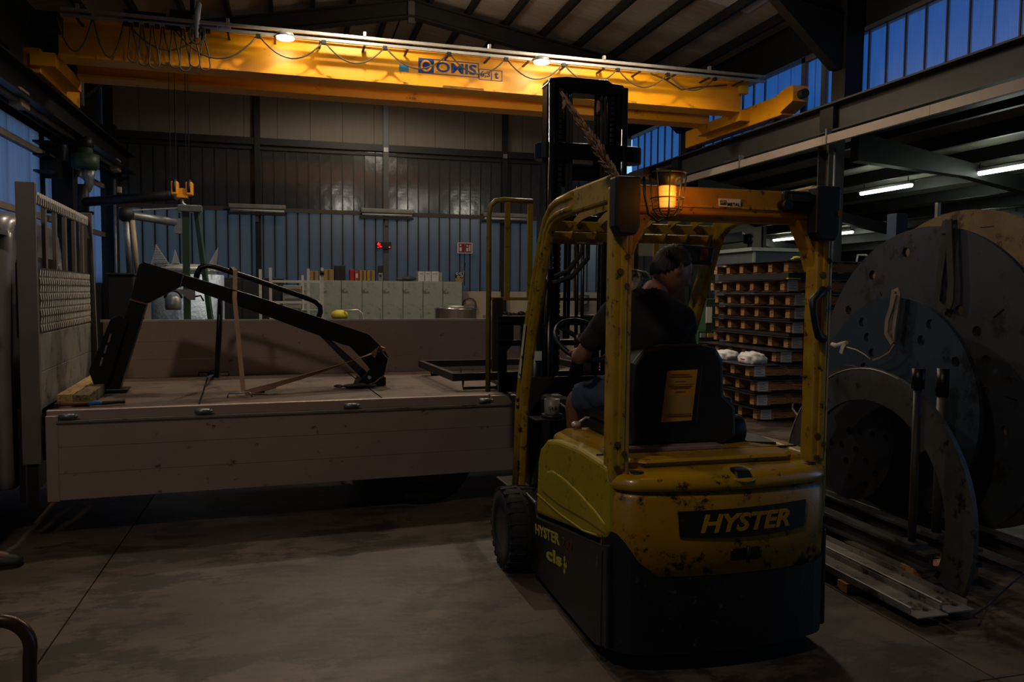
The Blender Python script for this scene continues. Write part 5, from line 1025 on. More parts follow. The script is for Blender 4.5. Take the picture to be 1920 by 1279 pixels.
MB().lathe([(.062, -.045), (.062, .045), (.055, .045), (.05, .0), (.004, -.0)], q, (-.9, -.35, .1), 26).build('body', mat('drum_print', '#7d7468', '#5a5248', rough=.5, dirt='#16130c', damt=.5, dscale=18), cn); MB().lathe([(.0635, -.03), (.0635, -.01)], q, (-.9, -.35, .1), 26).build('yellow_band', mat('band_yellow', '#6e6418'), cn)
MB().cyl(q-V((0, 0, .06)), V((q.x, q.y+.1, 1.03)), .012, n=8).build('stalk', BPLAST, cn)
# dry plume stuck on the guard
pm = thing('dried_plume', 'dry brown feathery plume sticking up from the left rear guard corner', 'plume', (FL+.06, 3.12, 2.06))
P0 = V((1.325, 3.13, 2.045)); P1 = at(1059, 183, Y=3.0); n = 26; PLM = mat('plume_brown', '#a88e76', '#866e5a', rough=.95)
MB().tube([P0, P0.lerp(P1, .5)+V((.008, 0, -.004)), P1], [.004, .003, .002], 6).build('stem', PLM, pm)
mb = MB(); dirv = (P1-P0).normalized(); sdv = dirv.cross(V((0, 1, 0))).normalized()
for i in range(420):
    t = random.random(); wv = .026*math.sin(math.pi*min(1, .12+.88*t)**.7)+.005; c = P0.lerp(P1, .03+.95*t); a = random.uniform(0, 6.28); off = sdv*math.cos(a)+V((0, 1, 0))*math.sin(a)
    q1 = c+off*wv*random.uniform(.3, 1)+dirv*random.uniform(.02, .05); mb.tube([c, c.lerp(q1, .5)+off*.004, q1], [.0042, .0035, .0008], 3)
o = mb.build('barbs', PLM, pm); o['kind'] = 'stuff'
# ================================================================ DRIVER
def skin_mesh(name, verts, edges, root=0, sub=2):
    """verts: [(co, (rx, ry))]; a skinned skeleton turned into one plain mesh"""
    me = bpy.data.meshes.new('sk'); me.from_pydata([v[0] for v in verts], edges, []); o = bpy.data.objects.new('sk', me); COL.objects.link(o)
    o.modifiers.new('s', 'SKIN'); sv_ = me.skin_vertices[0].data
    for i, v in enumerate(verts): r = v[1]; sv_[i].radius = r if isinstance(r, tuple) else (r, r); sv_[i].use_root = i == root
    s_ = o.modifiers.new('u', 'SUBSURF'); s_.levels = sub
    dg = bpy.context.evaluated_depsgraph_get(); m_ = bpy.data.meshes.new_from_object(o.evaluated_get(dg)); bpy.data.objects.remove(o, do_unlink=True)
    for p in m_.polygons: p.use_smooth = True
    return m_
def merge(meshes, voxel=None):
    b = bmesh.new()
    for m_ in meshes: b.from_mesh(m_)
    me = bpy.data.meshes.new('mg'); b.to_mesh(me); b.free()
    if voxel:
        o = bpy.data.objects.new('mg', me); COL.objects.link(o); r = o.modifiers.new('r', 'REMESH'); r.mode = 'VOXEL'; r.voxel_size = voxel; r.use_smooth_shade = True
        s_ = o.modifiers.new('sm', 'SMOOTH'); s_.factor = .4; s_.iterations = 2
        dg = bpy.context.evaluated_depsgraph_get(); me = bpy.data.meshes.new_from_object(o.evaluated_get(dg)); bpy.data.objects.remove(o, do_unlink=True)
    return me
def head_mesh(c, fwd, up, s=1.0):
    """head with brow, eye sockets, nose, mouth, chin and ears; c is the centre"""
    f = V(fwd).normalized(); u = V(up); u = (u-f*u.dot(f)).normalized(); r = f.cross(u)
    b = bmesh.new(); vs = bmesh.ops.create_uvsphere(b, u_segments=48, v_segments=36, radius=1)['verts']
    for v in vs:
        x, y, z = v.co          # x right, y front, z up
        X = x*.074; Y = y*.096; Z = z*.118
        if z < 0: X *= 1-.30*(-z)**1.5; Y = Y*(1-.16*(-z)) if y > 0 else Y*(1-.35*(-z))
        if y < 0: Y *= 1.05; 
        g = lambda a, b_, c_, w1, w2: math.exp(-((x-a)/w1)**2-((z-b_)/w2)**2) if y > 0 else 0
        Y += .026*g(0, -.16, 0, .13, .16)+.010*g(0, .02, 0, .10, .22)      # nose
        Y += .007*g(.3, .16, 0, .28, .07)+.007*g(-.3, .16, 0, .28, .07)  # brow
        Y -= .012*g(.38, .02, 0, .17, .10)+.012*g(-.38, .02, 0, .17, .10) # sockets
        Y += .008*g(0, -.47, 0, .24, .06)-.005*g(0, -.54, 0, .26, .025)+.007*g(0, -.60, 0, .2, .05)  # lips
        Y += .012*g(0, -.88, 0, .35, .16)
        v.co = V(c)+(r*X+f*Y+u*Z)*s
    for sd_ in (-1, 1):
        e_ = bmesh.ops.create_uvsphere(b, u_segments=14, v_segments=10, radius=1)['verts']
        for v in e_: x, y, z = v.co; v.co = V(c)+(r*(sd_*.074+x*.010)+f*(-.004+y*.018)+u*(.0+z*.032))*s
        e_ = bmesh.ops.create_uvsphere(b, u_segments=12, v_segments=8, radius=.0125)['verts']
        for v in e_: v.co = V(c)+(r*sd_*.029+f*.072+u*.003)*s+v.co*s
    me = bpy.data.meshes.new('hd'); b.to_mesh(me); b.free(); return me
def hand_mesh(wr, d, pn, curl=.5, side=1):
    """palm and five fingers from the wrist wr along d, pn the palm normal"""
    d = V(d).normalized(); pn = V(pn); pn = (pn-d*pn.dot(d)).normalized(); x = d.cross(pn)*side; out = []
    P = [(wr, (.026, .02)), (wr+d*.035, (.036, .018)), (wr+d*.085, (.040, .015))]; out.append(skin_mesh('h', P, [(0, 1), (1, 2)], 0, 2))
    for k_, L in enumerate((.072, .080, .074, .058)):
        b0 = wr+d*.065+x*(.030-.020*k_); a = 0; pts = [b0]; cur = b0+d*.025
        pts.append(cur)
        for seg, fl_ in ((.45, curl), (.32, curl*2.1), (.25, curl*2.9)):
            dd = d*math.cos(fl_)+pn*math.sin(fl_); cur = cur+dd*L*seg; pts.append(cur)
        out.append(skin_mesh('f', [(p, r_) for p, r_ in zip(pts, (.010, .010, .009, .0085, .007))], [(i, i+1) for i in range(4)], 0, 1))
    t0 = wr+d*.025+x*.022; t1 = t0+(d*.5+x*.8+pn*.2).normalized()*.035; t2 = t1+(d*.8+x*.3+pn*.5).normalized()*.03; t3 = t2+(d*.7+pn*.7).normalized()*.022
    out.append(skin_mesh('t', [(t0, .014), (t1, .012), (t2, .010), (t3, .008)], [(0, 1), (1, 2), (2, 3)], 0, 1)); return out
SKIN = mat('skin', '#8a5a48', '#7c4f40', rough=.55, scale=12); SHIRT = mat('tshirt_black', '#131316', '#0e0e10', rough=.9, bump=.2, bscale=50); JEAN = mat('denim', '#39465c', '#2e394c', rough=.9, bump=.3, bscale=160, scale=8)
HAIR = mat('hair_dark', '#17110d', '#0f0b08', rough=.7, bump=.9, bscale=70, stretch=(1, 1, .3))
def figure(name, label, loc, J, hf, hu, hands, shirt_m, short_m, shoe_m, hair_m, long_legs=False, voxel=.008):
    t = thing(name, label, 'person', loc)
    pel, spn, chs, nkb, nkt = J['pelvis'], J['spine'], J['chest'], J['neck'], J['head']
    v = [(pel, (.15, .12)), (spn, (.145, .11)), (chs, (.165, .12)), (nkb, (.075, .07)), (nkt, (.055, .058))]; e_ = [(0, 1), (1, 2), (2, 3), (3, 4)]
    def chain(a0, pts):
        i0 = a0
        for p in pts: v.append(p); e_.append((i0, len(v)-1)); i0 = len(v)-1
    for s in 'LR':
        sh, el, wr = J['sh'+s], J['el'+s], J['wr'+s]; chain(2, [(sh, .062), (sh.lerp(el, .5), .050), (el, .041), (el.lerp(wr, .35), .042), (wr, .027)])
        hp, kn, an, to = J['hp'+s], J['kn'+s], J['an'+s], J['to'+s]; chain(0, [(hp, .10), (hp.lerp(kn, .5), .082), (kn, .056), (kn.lerp(an, .35), .055), (an, .036), (to, .03)])
    body = skin_mesh('b', v, e_, 0, 2); parts = [body, head_mesh(J['headc'], hf, hu, 1.1)]
    for s in 'LR': parts += hand_mesh(J['wr'+s], hands[s][0], hands[s][1], hands[s][2], hands[s][3])
    bo = wrap('body', merge(parts, voxel), SKIN, t)
    # clothes follow the body: shells offset from the skin
    bones = [('t', pel, spn, 0, 2), ('t', spn, chs, 0, 2), ('t', chs, nkb, 0, .97), ('n', nkb, nkt, 0, 2), ('n', nkt, J['headc'], 0, 2)]
    for s in 'LR':
        bones += [('t', chs, J['sh'+s], 0, 2), ('a', J['sh'+s], J['el'+s], 0, .74), ('x', J['el'+s], J['wr'+s], 0, 2), ('x', J['wr'+s], J['wr'+s]+(J['wr'+s]-J['el'+s])*.6, 0, 2)]
        bones += [('p', pel, J['hp'+s], 0, 2), ('l', J['hp'+s], J['kn'+s], 0, .86 if not long_legs else 2), ('l' if long_legs else 'x', J['kn'+s], J['an'+s], 0, .88), ('x', J['an'+s], J['to'+s], 0, 2)]
    def region(p):
        best = None
        if (p-J['headc']).length < .155: return 'x'
        if (p-nkb.lerp(nkt, .25)).length < .115 and p.z < nkb.z+.035 and (p-nkb.lerp(nkt, .6)).length > .075: return 't'
        for k_, a_, b_, lo_, hi in bones:
            d_ = b_-a_; t_ = max(0, min(1, (p-a_).dot(d_)/d_.length_squared)); q_ = (p-a_-d_*t_).length
            if k_ == 't': q_ *= .62
            if k_ == 'p': q_ *= .8
            if best is None or q_ < best[0]: best = (q_, k_, t_, hi, a_)
        q_, k_, t_, hi, a_ = best
        if t_ > hi: return 'x'
        if k_ == 't' and a_ is pel and t_ < .12: return 'p'
        return {'t': 't', 'a': 't', 'p': 'p', 'l': 'p'}.get(k_, 'x')
    src = bo.data; Mi = world_of(t); reg = [region(Mi @ v_.co) for v_ in src.vertices]
    for key, nm_, mm, th_ in (('t', 'tshirt', shirt_m, .013), ('p', 'trousers' if long_legs else 'shorts', short_m, .016)):
        b = bmesh.new(); b.from_mesh(src); b.verts.ensure_lookup_table(); b.normal_update()
        keep = set(i for i, r_ in enumerate(reg) if r_ == key)
        for v_ in b.verts:
            c_ = v_.co; wr_ = .004*math.sin(c_.z*55+c_.x*38)+.003*math.sin(c_.y*70-c_.z*40)
            v_.co = c_+v_.normal*(th_+wr_)
        bmesh.ops.delete(b, geom=[v_ for v_ in b.verts if v_.index not in keep], context='VERTS')
        me = bpy.data.meshes.new(nm_); b.to_mesh(me); b.free(); me.materials.clear()
        for p in me.polygons: p.use_smooth = True; p.material_index = 0
        o_ = wrap(nm_, me, mm, t, local=True); so_ = o_.modifiers.new('solid', 'SOLIDIFY'); so_.thickness = .004; so_.offset = 1
    for s in 'LR':
        an, to = J['an'+s], J['to'+s]; d = (to-an); d.z = 0; d.normalize(); z0 = J['floor']
        mb = MB(); rings = []
        for f_, w_, h_ in ((-.085, .026, .055), (-.07, .038, .11), (-.02, .042, .115), (.05, .046, .085), (.11, .052, .065), (.17, .048, .05), (.195, .03, .03)):
            c = V((an.x, an.y, z0+.015))+d*f_; sd_ = d.cross(V((0, 0, 1))); rings.append([c+sd_*w_*math.cos(a)+V((0, 0, max(0, h_*math.sin(a)))) for a in [i*2*math.pi/14 for i in range(14)]])
        mb.loft(rings, smooth=True); so = mb.build('shoe', shoe_m, t)
        mb = MB(); mb.loft([[c+V((0, 0, -.0)) for c in [V((an.x, an.y, z0))+d*f_+d.cross(V((0, 0, 1)))*w_ for f_, w_ in ((-.095, 0), (-.08, .035), (0, .043), (.11, .053), (.17, .048), (.2, 0), (.17, -.048), (.11, -.053), (0, -.043), (-.08, -.035))]], [c+V((0, 0, .02)) for c in [V((an.x, an.y, z0))+d*f_+d.cross(V((0, 0, 1)))*w_ for f_, w_ in ((-.095, 0), (-.08, .035), (0, .043), (.11, .053), (.17, .048), (.2, 0), (.17, -.048), (.11, -.053), (0, -.043), (-.08, -.035))]]]); mb.build('sole', RUB, so)
        for k_ in range(3): c = V((an.x, an.y, z0+.115-.014*k_))+d*(.03+.025*k_); sd_ = d.cross(V((0, 0, 1))); MB().tube([c-sd_*.028, c+V((0, 0, .006)), c+sd_*.028], .003, 5).build('lace', DSTEEL, so)
    # hair cap
    f = V(hf).normalized(); u = V(hu); u = (u-f*u.dot(f)).normalized(); r = f.cross(u); b = bmesh.new()
    vs = bmesh.ops.create_uvsphere(b, u_segments=40, v_segments=30, radius=1)['verts']
    for q in vs:
        x, y, z = q.co; k_ = 1+.035*math.sin(x*19+y*7)*math.sin(z*17+y*13)
        q.co = J['headc']+(r*x*.080*k_+f*(y*.101*k_-.003)+u*(z*.121*k_+.004))*1.1
        q.index
    dl = []
    for q in vs:
        l = q.co-J['headc']; y = l.dot(f); z = l.dot(u)
        if z < -.075+.175*max(0, min(1, (y+.10)/.20))**1.3: dl.append(q)
    bmesh.ops.delete(b, geom=dl, context='VERTS')
    me = bpy.data.meshes.new('hair'); b.to_mesh(me); b.free()
    for p in me.polygons: p.use_smooth = True
    o = wrap('hair', me, hair_m, t); sm_ = o.modifiers.new('solid', 'SOLIDIFY'); sm_.thickness = .006; sm_.offset = -1
    # brows
    for s in (-1, 1):
        c = J['headc']+f*.098+u*.026+r*s*.032; MB().tube([c-r*.015, c+u*.003+f*.002, c+r*.015-f*.004], .0035, 5).build('eyebrow', hair_m, t)
    return t
hf = V((.90, .06, -.42)); hu = V((.38, .12, .92))
J = dict(pelvis=V((1.73, 3.70, 1.10)), spine=V((1.715, 3.67, 1.27)), chest=V((1.70, 3.66, 1.44)), neck=V((1.715, 3.67, 1.585)), head=V((1.765, 3.69, 1.67)), headc=V((1.835, 3.69, 1.715)),
         shL=V((1.515, 3.68, 1.50)), elL=V((1.385, 3.80, 1.27)), wrL=V((1.47, 4.05, 1.28)), shR=V((1.885, 3.66, 1.48)), elR=V((1.98, 3.80, 1.25)), wrR=V((2.02, 4.05, 1.18)),
         hpL=V((1.64, 3.80, 1.09)), knL=V((1.475, 4.12, 1.02)), anL=V((1.56, 4.24, .52)), toL=V((1.56, 4.40, .46)), hpR=V((1.83, 3.80, 1.09)), knR=V((1.95, 4.18, 1.02)), anR=V((1.98, 4.30, .52)), toR=V((1.99, 4.44, .46)), floor=.421)
figure('driver', 'seated forklift driver in black t-shirt and denim shorts looking down right', (1.74, 3.7, .42), J, hf, hu,
       {'L': (V((.45, .8, .15)), V((.2, .2, -1)), .55, 1), 'R': (V((0, 1, -.2)), V((0, -.1, -1)), .45, -1)}, SHIRT, JEAN, mat('shoe_black', '#141312', '#1c1a18', rough=.6, bump=.2), HAIR)
# ---- bystander: only the toe of one boot reaches into the picture
b0 = V((-1.80, 5.02, 0)); dx = V((.98, .1, 0)).normalized()
def bp_(x, y, z): return V((-1.93+x, 5.0+y, z))
J2 = dict(pelvis=bp_(0, .1, .98), spine=bp_(0, .1, 1.16), chest=bp_(0, .1, 1.36), neck=bp_(.01, .1, 1.52), head=bp_(.02, .1, 1.61), headc=bp_(.03, .1, 1.69), shL=bp_(0, .29, 1.43), elL=bp_(-.02, .36, 1.14), wrL=bp_(.06, .34, .90), shR=bp_(0, -.09, 1.43), elR=bp_(-.02, -.16, 1.14), wrR=bp_(.06, -.14, .90),
          hpL=bp_(0, .20, .92), knL=bp_(.02, .26, .50), anL=bp_(-.1, .28, .09), toL=bp_(.02, .30, .05), hpR=bp_(0, .0, .92), knR=bp_(.06, .03, .50), anR=bp_(.20, .07, .09), toR=bp_(.34, .09, .05), floor=.0)
figure('bystander', 'person standing by the cab, only one dark laced boot in the picture', (-1.98, 5.1, 0), J2, (1, .05, -.1), (0, 0, 1),
       {'L': (V((.1, 0, -1)), V((0, -1, 0)), .25, 1), 'R': (V((.1, 0, -1)), V((0, 1, 0)), .25, -1)}, mat('work_shirt', '#26282c', '#1e2024', rough=.9), mat('work_trousers', '#1d1e22', '#17181b', rough=.9), mat('boot', '#1b1a19', '#23211f', rough=.6, bump=.2), HAIR, True, .011)
# ---- bent tube handle in the near left corner
hn = thing('cart_handle', 'bent brown steel tube handle of a hand cart in the near left corner', 'handle', (-.75, 2.2, 0))
TUB = mat('brown_tube', '#4c3228', '#3a2620', rough=.35, metal=.5)
zt_ = at(20, 1162, Y=2.2).z; xr_ = at(57, 1200, Y=2.2).x
pth = [V((xr_, 2.2, .02)), V((xr_-.012, 2.2, .3)), V((xr_-.002, 2.2, zt_-.10))]+arc((xr_-.075, 2.2, zt_-.075), .075, 0, 90, 8, (1, 0, 0), (0, 0, 1))+[V((xr_-.40, 2.2, zt_))]+arc((xr_-.46, 2.2, zt_-.075), .075, 90, 180, 8, (1, 0, 0), (0, 0, 1))+[V((xr_-.535, 2.2, .02))]
MB().tube(pth, .0165, 14).build('tube', TUB, hn); MB().box((xr_-.56, 2.0, .0), (xr_+.0-.08, 2.18, .03)).build('foot_plate', TUB, hn)
# ================================================================ RIGHT SIDE: DISCS, PALLETS
def disc(name, label, X, yc, zc, r, th, m, holes=(), lean=0., seg=72, group=None, cat='disc'):
    """steel disc in a plane X = const with real drilled holes"""
    b = bmesh.new(); vs = [b.verts.new((0, yc+r*math.cos(2*math.pi*i/seg), zc+r*math.sin(2*math.pi*i/seg))) for i in range(seg)]
    ed = [b.edges.new((vs[i], vs[(i+1) % seg])) for i in range(seg)]
    for (hy, hz, hr) in holes:
        hv = [b.verts.new((0, hy+hr*math.cos(2*math.pi*i/14), hz+hr*math.sin(2*math.pi*i/14))) for i in range(14)]; ed += [b.edges.new((hv[i], hv[(i+1) % 14])) for i in range(14)]
    bmesh.ops.triangle_fill(b, use_beauty=True, use_dissolve=False, edges=ed)
    g_ = bmesh.ops.extrude_face_region(b, geom=b.faces[:]); 
    for v in g_['geom']:
        if isinstance(v, bmesh.types.BMVert): v.co.x += th
    bmesh.ops.recalc_face_normals(b, faces=b.faces); me = bpy.data.meshes.new('plate'); b.to_mesh(me); b.free()
    zb = zc-r
    for v in me.vertices: v.co.x += X+lean*(v.co.z-zb)
    t = thing(name, label, cat, (X, yc, zb), 0, group); wrap('plate', me, m, t); return t
def H(X, l, hr): 
    out = []
    for x, y in l: p = at(x, y, X=X); out.append((p.y, p.z, hr))
    return out
BX = 4.05
hb_ = [(1280+x/2.975, 430+y/2.975) for x, y in ((1245, 128), (1700, 168), (1058, 256), (925, 450), (1890, 365), (1540, 453), (1640, 570), (1693, 732), (1690, 910))]
bh = H(BX, hb_, .034)+[(4.0, .45, .034), (3.75, .8, .034), (3.6, 1.1, .034), (4.95, .5, .034)]
bh = [h for h in bh if (h[0]-4.42)**2+(h[1]-1.03)**2 < .93**2]
D1 = disc('perforated_disc', 'largest dark steel disc with round holes standing in the rack', BX, 4.42, 1.03, 1.03, .03, DISK, bh, .0, group='perforated steel discs')
for l in (((1862, 596), (1882, 580)), ((1885, 744), (1907, 751)), ((1650, 548), (1653, 555))):
    a = at(*l[0], X=BX-.001); b = at(*l[1], X=BX-.001); MB().bar(a, b, .008, .003, up=(1, 0, 0)).build('chalk_slot', BSTEEL, D1)
MXX = 3.78
mh = H(MXX, [(1280+x/2.975, 430+y/2.975) for x, y in ((1000, 520), (1380, 530), (1028, 603), (1055, 690), (1522, 740), (1330, 620), (1430, 900), (1010, 770))], .032)
D2 = disc('perforated_disc', 'medium blue tinted steel disc with a sling in front of the largest', MXX, 4.38, .88, .71, .03, DISKB, [h for h in mh if (h[0]-4.38)**2+(h[1]-.88)**2 < .65**2], group='perforated steel discs')
D0 = disc('brown_disc', 'large brown round board standing behind the steel discs', 4.42, 4.50, 1.10, 1.09, .05, RUSTB, (), 0, cat='disc')
for i in range(3): MB().box((4.415, 3.9+.35*i, 2.06-.03*abs(i-1)), (4.422, 4.0+.35*i, 2.063-.03*abs(i-1))).build('grain_crack', mat('crack', '#3c2a1a'), D0)
SX = 3.66
sh_ = H(SX, [(1540+x/2.063, 560+y/2.063) for x, y in ((107, 510), (150, 518), (197, 528), (247, 540), (78, 565), (133, 585), (95, 628), (170, 632), (208, 678), (112, 695), (132, 760), (40, 555), (170, 720))], .026)
disc('perforated_disc', 'small dark steel disc with many holes inside the ring arch', SX, 4.66, .66, .46, .025, DISK, [h for h in sh_ if (h[0]-4.66)**2+(h[1]-.66)**2 < .42**2], group='perforated steel discs')
def archp(name, label, X, yc, zc, ro, ri, a0, a1, th, m, edge=None):
    n = 40; P = [V((X, yc+ro*math.cos(R_(a0+(a1-a0)*i/n)), zc+ro*math.sin(R_(a0+(a1-a0)*i/n)))) for i in range(n+1)]; Q = [V((X, yc+ri*math.cos(R_(a0+(a1-a0)*i/n)), zc+ri*math.sin(R_(a0+(a1-a0)*i/n)))) for i in range(n+1)]
    t = thing(name, label, 'ring', (X, yc, 0)); mb = MB()
    A = [mb.b.verts.new(p) for p in P]; B = [mb.b.verts.new(p) for p in Q]; C_ = [mb.b.verts.new(p+V((th, 0, 0))) for p in P]; D_ = [mb.b.verts.new(p+V((th, 0, 0))) for p in Q]
    for i in range(n):
        for a, b, c, d in ((A, B, B, A), (D_, C_, C_, D_), (A, A, C_, C_), (B, D_, D_, B)):
            mb.b.faces.new((a[i], b[i], c[i+1], d[i+1])) if (a, b, c, d) in ((A, B, B, A), (D_, C_, C_, D_)) else mb.b.faces.new((a[i], a[i+1], c[i+1], c[i]) if a is A else (B[i], D_[i], D_[i+1], B[i+1]))
    mb.b.faces.new((A[0], C_[0], D_[0], B[0])); mb.b.faces.new((A[-1], B[-1], D_[-1], C_[-1])); mb.build('arch_plate', m, t)
    if edge: MB().tube([p+V((-.002, 0, 0)) for p in P[3:24]], .0022, 4).build('bright_edge', edge, t)
    return t
ED = mat('bright_edge', '#e8e4dc', '#d8d4cc', metal=.2, rough=.3)
r1 = archp('ring_arch', 'grey steel ring arch with a bright edge standing before the discs', 3.40, 4.13, .32, .83, .635, -24, 205, .03, mat('ring_steel', '#5a5957', '#4c4b49', rough=.5, metal=.3, dirt='#24211f', damt=.25), ED)
r3 = archp('ring_arch', 'brown edged curved plate peeping out above the grey ring arch', 3.50, 4.30, .40, .74, .58, 40, 150, .05, mat('brown_edge_plate', '#4c3a28', '#3a2c20', rough=.7))
MB().bar(at(1708, 747, X=3.397), at(1716, 757, X=3.397), .004, .003, up=(1, 0, 0)).build('butt_joint', BSTEEL, r1)
r2 = archp('ring_arch', 'larger dark curved plate edge behind the right guard post', 3.48, 3.52, .05, 1.58, 1.36, 2, 39, .03, mat('ring_dark', '#2c2b2b', '#242323', rough=.6))
MB().ribbon([at(1487, 757, X=3.44), at(1486, 766, X=3.44), at(1500, 785, X=3.44), at(1513, 797, X=3.44)], .012, .004, (1, 0, 0)).build('pale_wire', ED, r2)
# slings
sl = thing('round_sling', 'grey lifting sling knotted through the medium disc', 'sling', at(1675, 600, X=3.7)); sx = 3.74
for off, l in ((0, ((1673, 640), (1668, 620), (1671, 590), (1674, 560), (1676, 546), (1684, 543), (1686, 552), (1680, 590), (1676, 620), (1674, 645))), (1, ((1674, 645), (1662, 625), (1664, 600), (1672, 575), (1678, 552))), (2, ((1676, 646), (1668, 660), (1650, 671), (1636, 675)))):
    MB().ribbon([at(x, y, X=sx-.012*off) for x, y in l], .032 if off < 2 else .012, .012 if off < 2 else .006, (0, 1, .1)).build('webbing', SLING, sl)
s2_ = thing('round_sling', 'dark lifting sling hanging over the top of the largest disc', 'sling', (BX-.03, 4.2, 2.0))
for dx, l in ((-.02, ((1779, 412), (1772, 440), (1768, 480), (1762, 520), (1757, 565), (1762, 575), (1775, 583))), (-.035, ((1779, 412), (1780, 440), (1782, 490), (1784, 530), (1782, 565), (1777, 578)))):
    MB().ribbon([at(x, y, X=BX+dx) for x, y in l], .05, .012, (0, 1, .05)).build('webbing', mat('sling_dark', '#3a3734', '#2e2c2a', rough=.9, bump=.3, bscale=300), s2_)
MB().ribbon([V((BX+.05, 4.24, 2.0)), V((BX+.04, 4.24, 2.085)), V((BX-.02, 4.24, 2.08)), V((BX-.03, 4.24, 2.0))], .05, .012, (0, 1, 0)).build('loop', MATS['sling_dark'], s2_)
s3 = thing('white_knot', 'white cloth knot tied at the edge behind the right guard post', 'cloth', at(1575, 645, X=3.4)); WK = mat('knot_white', '#b8aca0', '#a39a8e', rough=.9)
MB().tube([at(x, y, X=3.46) for x, y in ((1560, 645), (1568, 649), (1578, 646), (1588, 642))], [.012, .018, .018, .012], 8).build('knot', WK, s3); MB().ribbon([at(x, y, X=3.45) for x, y in ((1584, 645), (1580, 652), (1577, 663))], .03, .008, (0, 1, 0)).build('tail', WK, s3)
MB().tube([at(x, y, X=3.45) for x, y in ((1588, 651), (1605, 656), (1620, 664), (1632, 674))], .004, 5).build('cord', WK, s3)
# posts on the rack base
rk = thing('disc_rack', 'low steel and timber rack base with two upright posts holding the discs', 'rack', (3.55, 4.0, 0)); RK = mat('rack_steel', '#4a4846', '#3a3836', rough=.55, metal=.3); CAP = BSTEEL
pp = [(3.33, 3.70), (3.62, 3.86)]
for (px0, X) in ((1716, 3.33), (1762, 3.60)):
    p0 = at(px0, 850, X=X); top_ = at(px0, 728, X=X).z if px0 < 1750 else at(px0, 742, X=X).z; tz = at(px0, 690, X=X).z
    MB().cyl((X, p0.y, .22), (X, p0.y, top_), .022 if px0 < 1750 else .028, n=14).build('post', RK, rk); MB().cyl((X, p0.y, top_), (X, p0.y, tz), .034, n=14).build('post_cap', CAP, rk)
    MB().box((X-.06, p0.y-.06, .20), (X+.06, p0.y+.06, .225)).build('post_foot', RK, rk)
for X in (3.33, 3.62, 4.0): mb = MB(); mb.box((X-.05, 3.5, .10), (X+.05, 5.4, .115)); mb.box((X-.05, 3.5, .185), (X+.05, 5.4, .20)); mb.box((X-.006, 3.5, .115), (X+.006, 5.4, .185)); mb.build('base_beam', RK, rk)
for y in (3.62, 4.5, 5.2): MB().box((3.27, y-.05, .0), (3.72, y+.05, .10)).build('timber_bearer', WOOD, rk, bevel=.004)
# folded steel channels on the floor
CHM = mat('channel_steel', '#85817b', '#6f6b66', rough=.4, metal=.2, dirt='#3a3530', damt=.3)
def channel(label, x0, x1, y0, y1, z, h=.035, rz=0):
    t = thing('steel_channel', label, 'channel', ((x0+x1)/2, y0, 0), 0, 'folded steel channels on the floor')
    MB().box((x0, y0, z), (x1, y1, z+.006)).build('web', CHM, t)
    for x in (x0, x1-.006): o = MB().box((x, y0+.05, z), (x+.006, y1, z+h)).build('flange', CHM, t); MB().box((x-.001, y0+.05, z+h), (x+.008, y1, z+h+.003)).build('bright_edge', ED, o) if x == x0 else None
    MB().cyl((x0+(x1-x0)*.6, y0+.07, z+.004), (x0+(x1-x0)*.6, y0+.07, z+.0075), .014, n=12).build('bolt_hole', BSTEEL, t)
channel('front folded steel channel on the floor with a bright near edge', 2.86, 3.04, 3.08, 5.0, .055); channel('rear folded steel channel on the floor nearest the ring arch foot', 3.06, 3.22, 3.10, 5.1, .055)
for y in (3.6, 4.6):
    o = MB().box((2.84, y-.04, 0), (3.24, y+.04, .054)); single(o, 'timber_batten', WOOD, 'wood batten under the folded channels, %s one' % ('near' if y < 4 else 'far'), 'batten', (3.04, y, 0), 'battens under the channels', .003)
cb_ = thing('floor_cable', 'thin black cable lying on the floor at the right', 'cable', at(1600, 1100, Z=0))
g0 = [at(x, y, Z=.01) for x, y in ((1568, 1100), (1600, 1112), (1640, 1118), (1700, 1150), (1760, 1168))]; MB().tube(g0, .006, 6).build('cable', RUB, cb_)
c2_ = thing('floor_cable', 'black cable rising to the right from the end of the folded channel', 'cable', at(1830, 1150, Z=.02)); MB().tube([at(1825, 1153, Z=.08), at(1850, 1138, X=3.4), at(1885, 1105, X=3.6), at(1925, 1070, X=3.8)], .005, 6).build('cable', RUB, c2_)
# blue and grey tall posts behind the discs
for px0, y0, y1, w_, m_, lab in ((1692, 400, 470, .16, mat('post_blue', '#2c3e58', '#24344a'), 'short dark blue steel post top behind the large disc'), (1762, 380, 400, .05, GALV, 'pale grey slotted post end above the brown disc')):
    p = at(px0, y0, Y=8.0); t = thing('steel_post', lab, 'post', (p.x, 8, 0)); MB().box((p.x-w_/2, 8, 0), (p.x+w_/2, 8+w_, p.z)).build('post', m_, t, bevel=.004); MB().box((p.x-w_/2-.03, 7.97, 0), (p.x+w_/2+.03, 8.03+w_, .02)).build('foot', m_, t)
# ---- pallet stack: each pallet carries a thin steel sheet
PX0, PY0 = 6.0, 8.72; PLX, PLY = 1.42, 1.85
SHEET = mat('sheet_steel', '#4a4c50', '#3c3e42', rough=.35, metal=.6, scale=2)
LABELP = mat('label_paper', '#f0ece4', '#e4e0d8', rough=.7); INK = mat('ink', '#2a2826')
corner = [at(1484, y, X=PX0).z for y in (505,)]
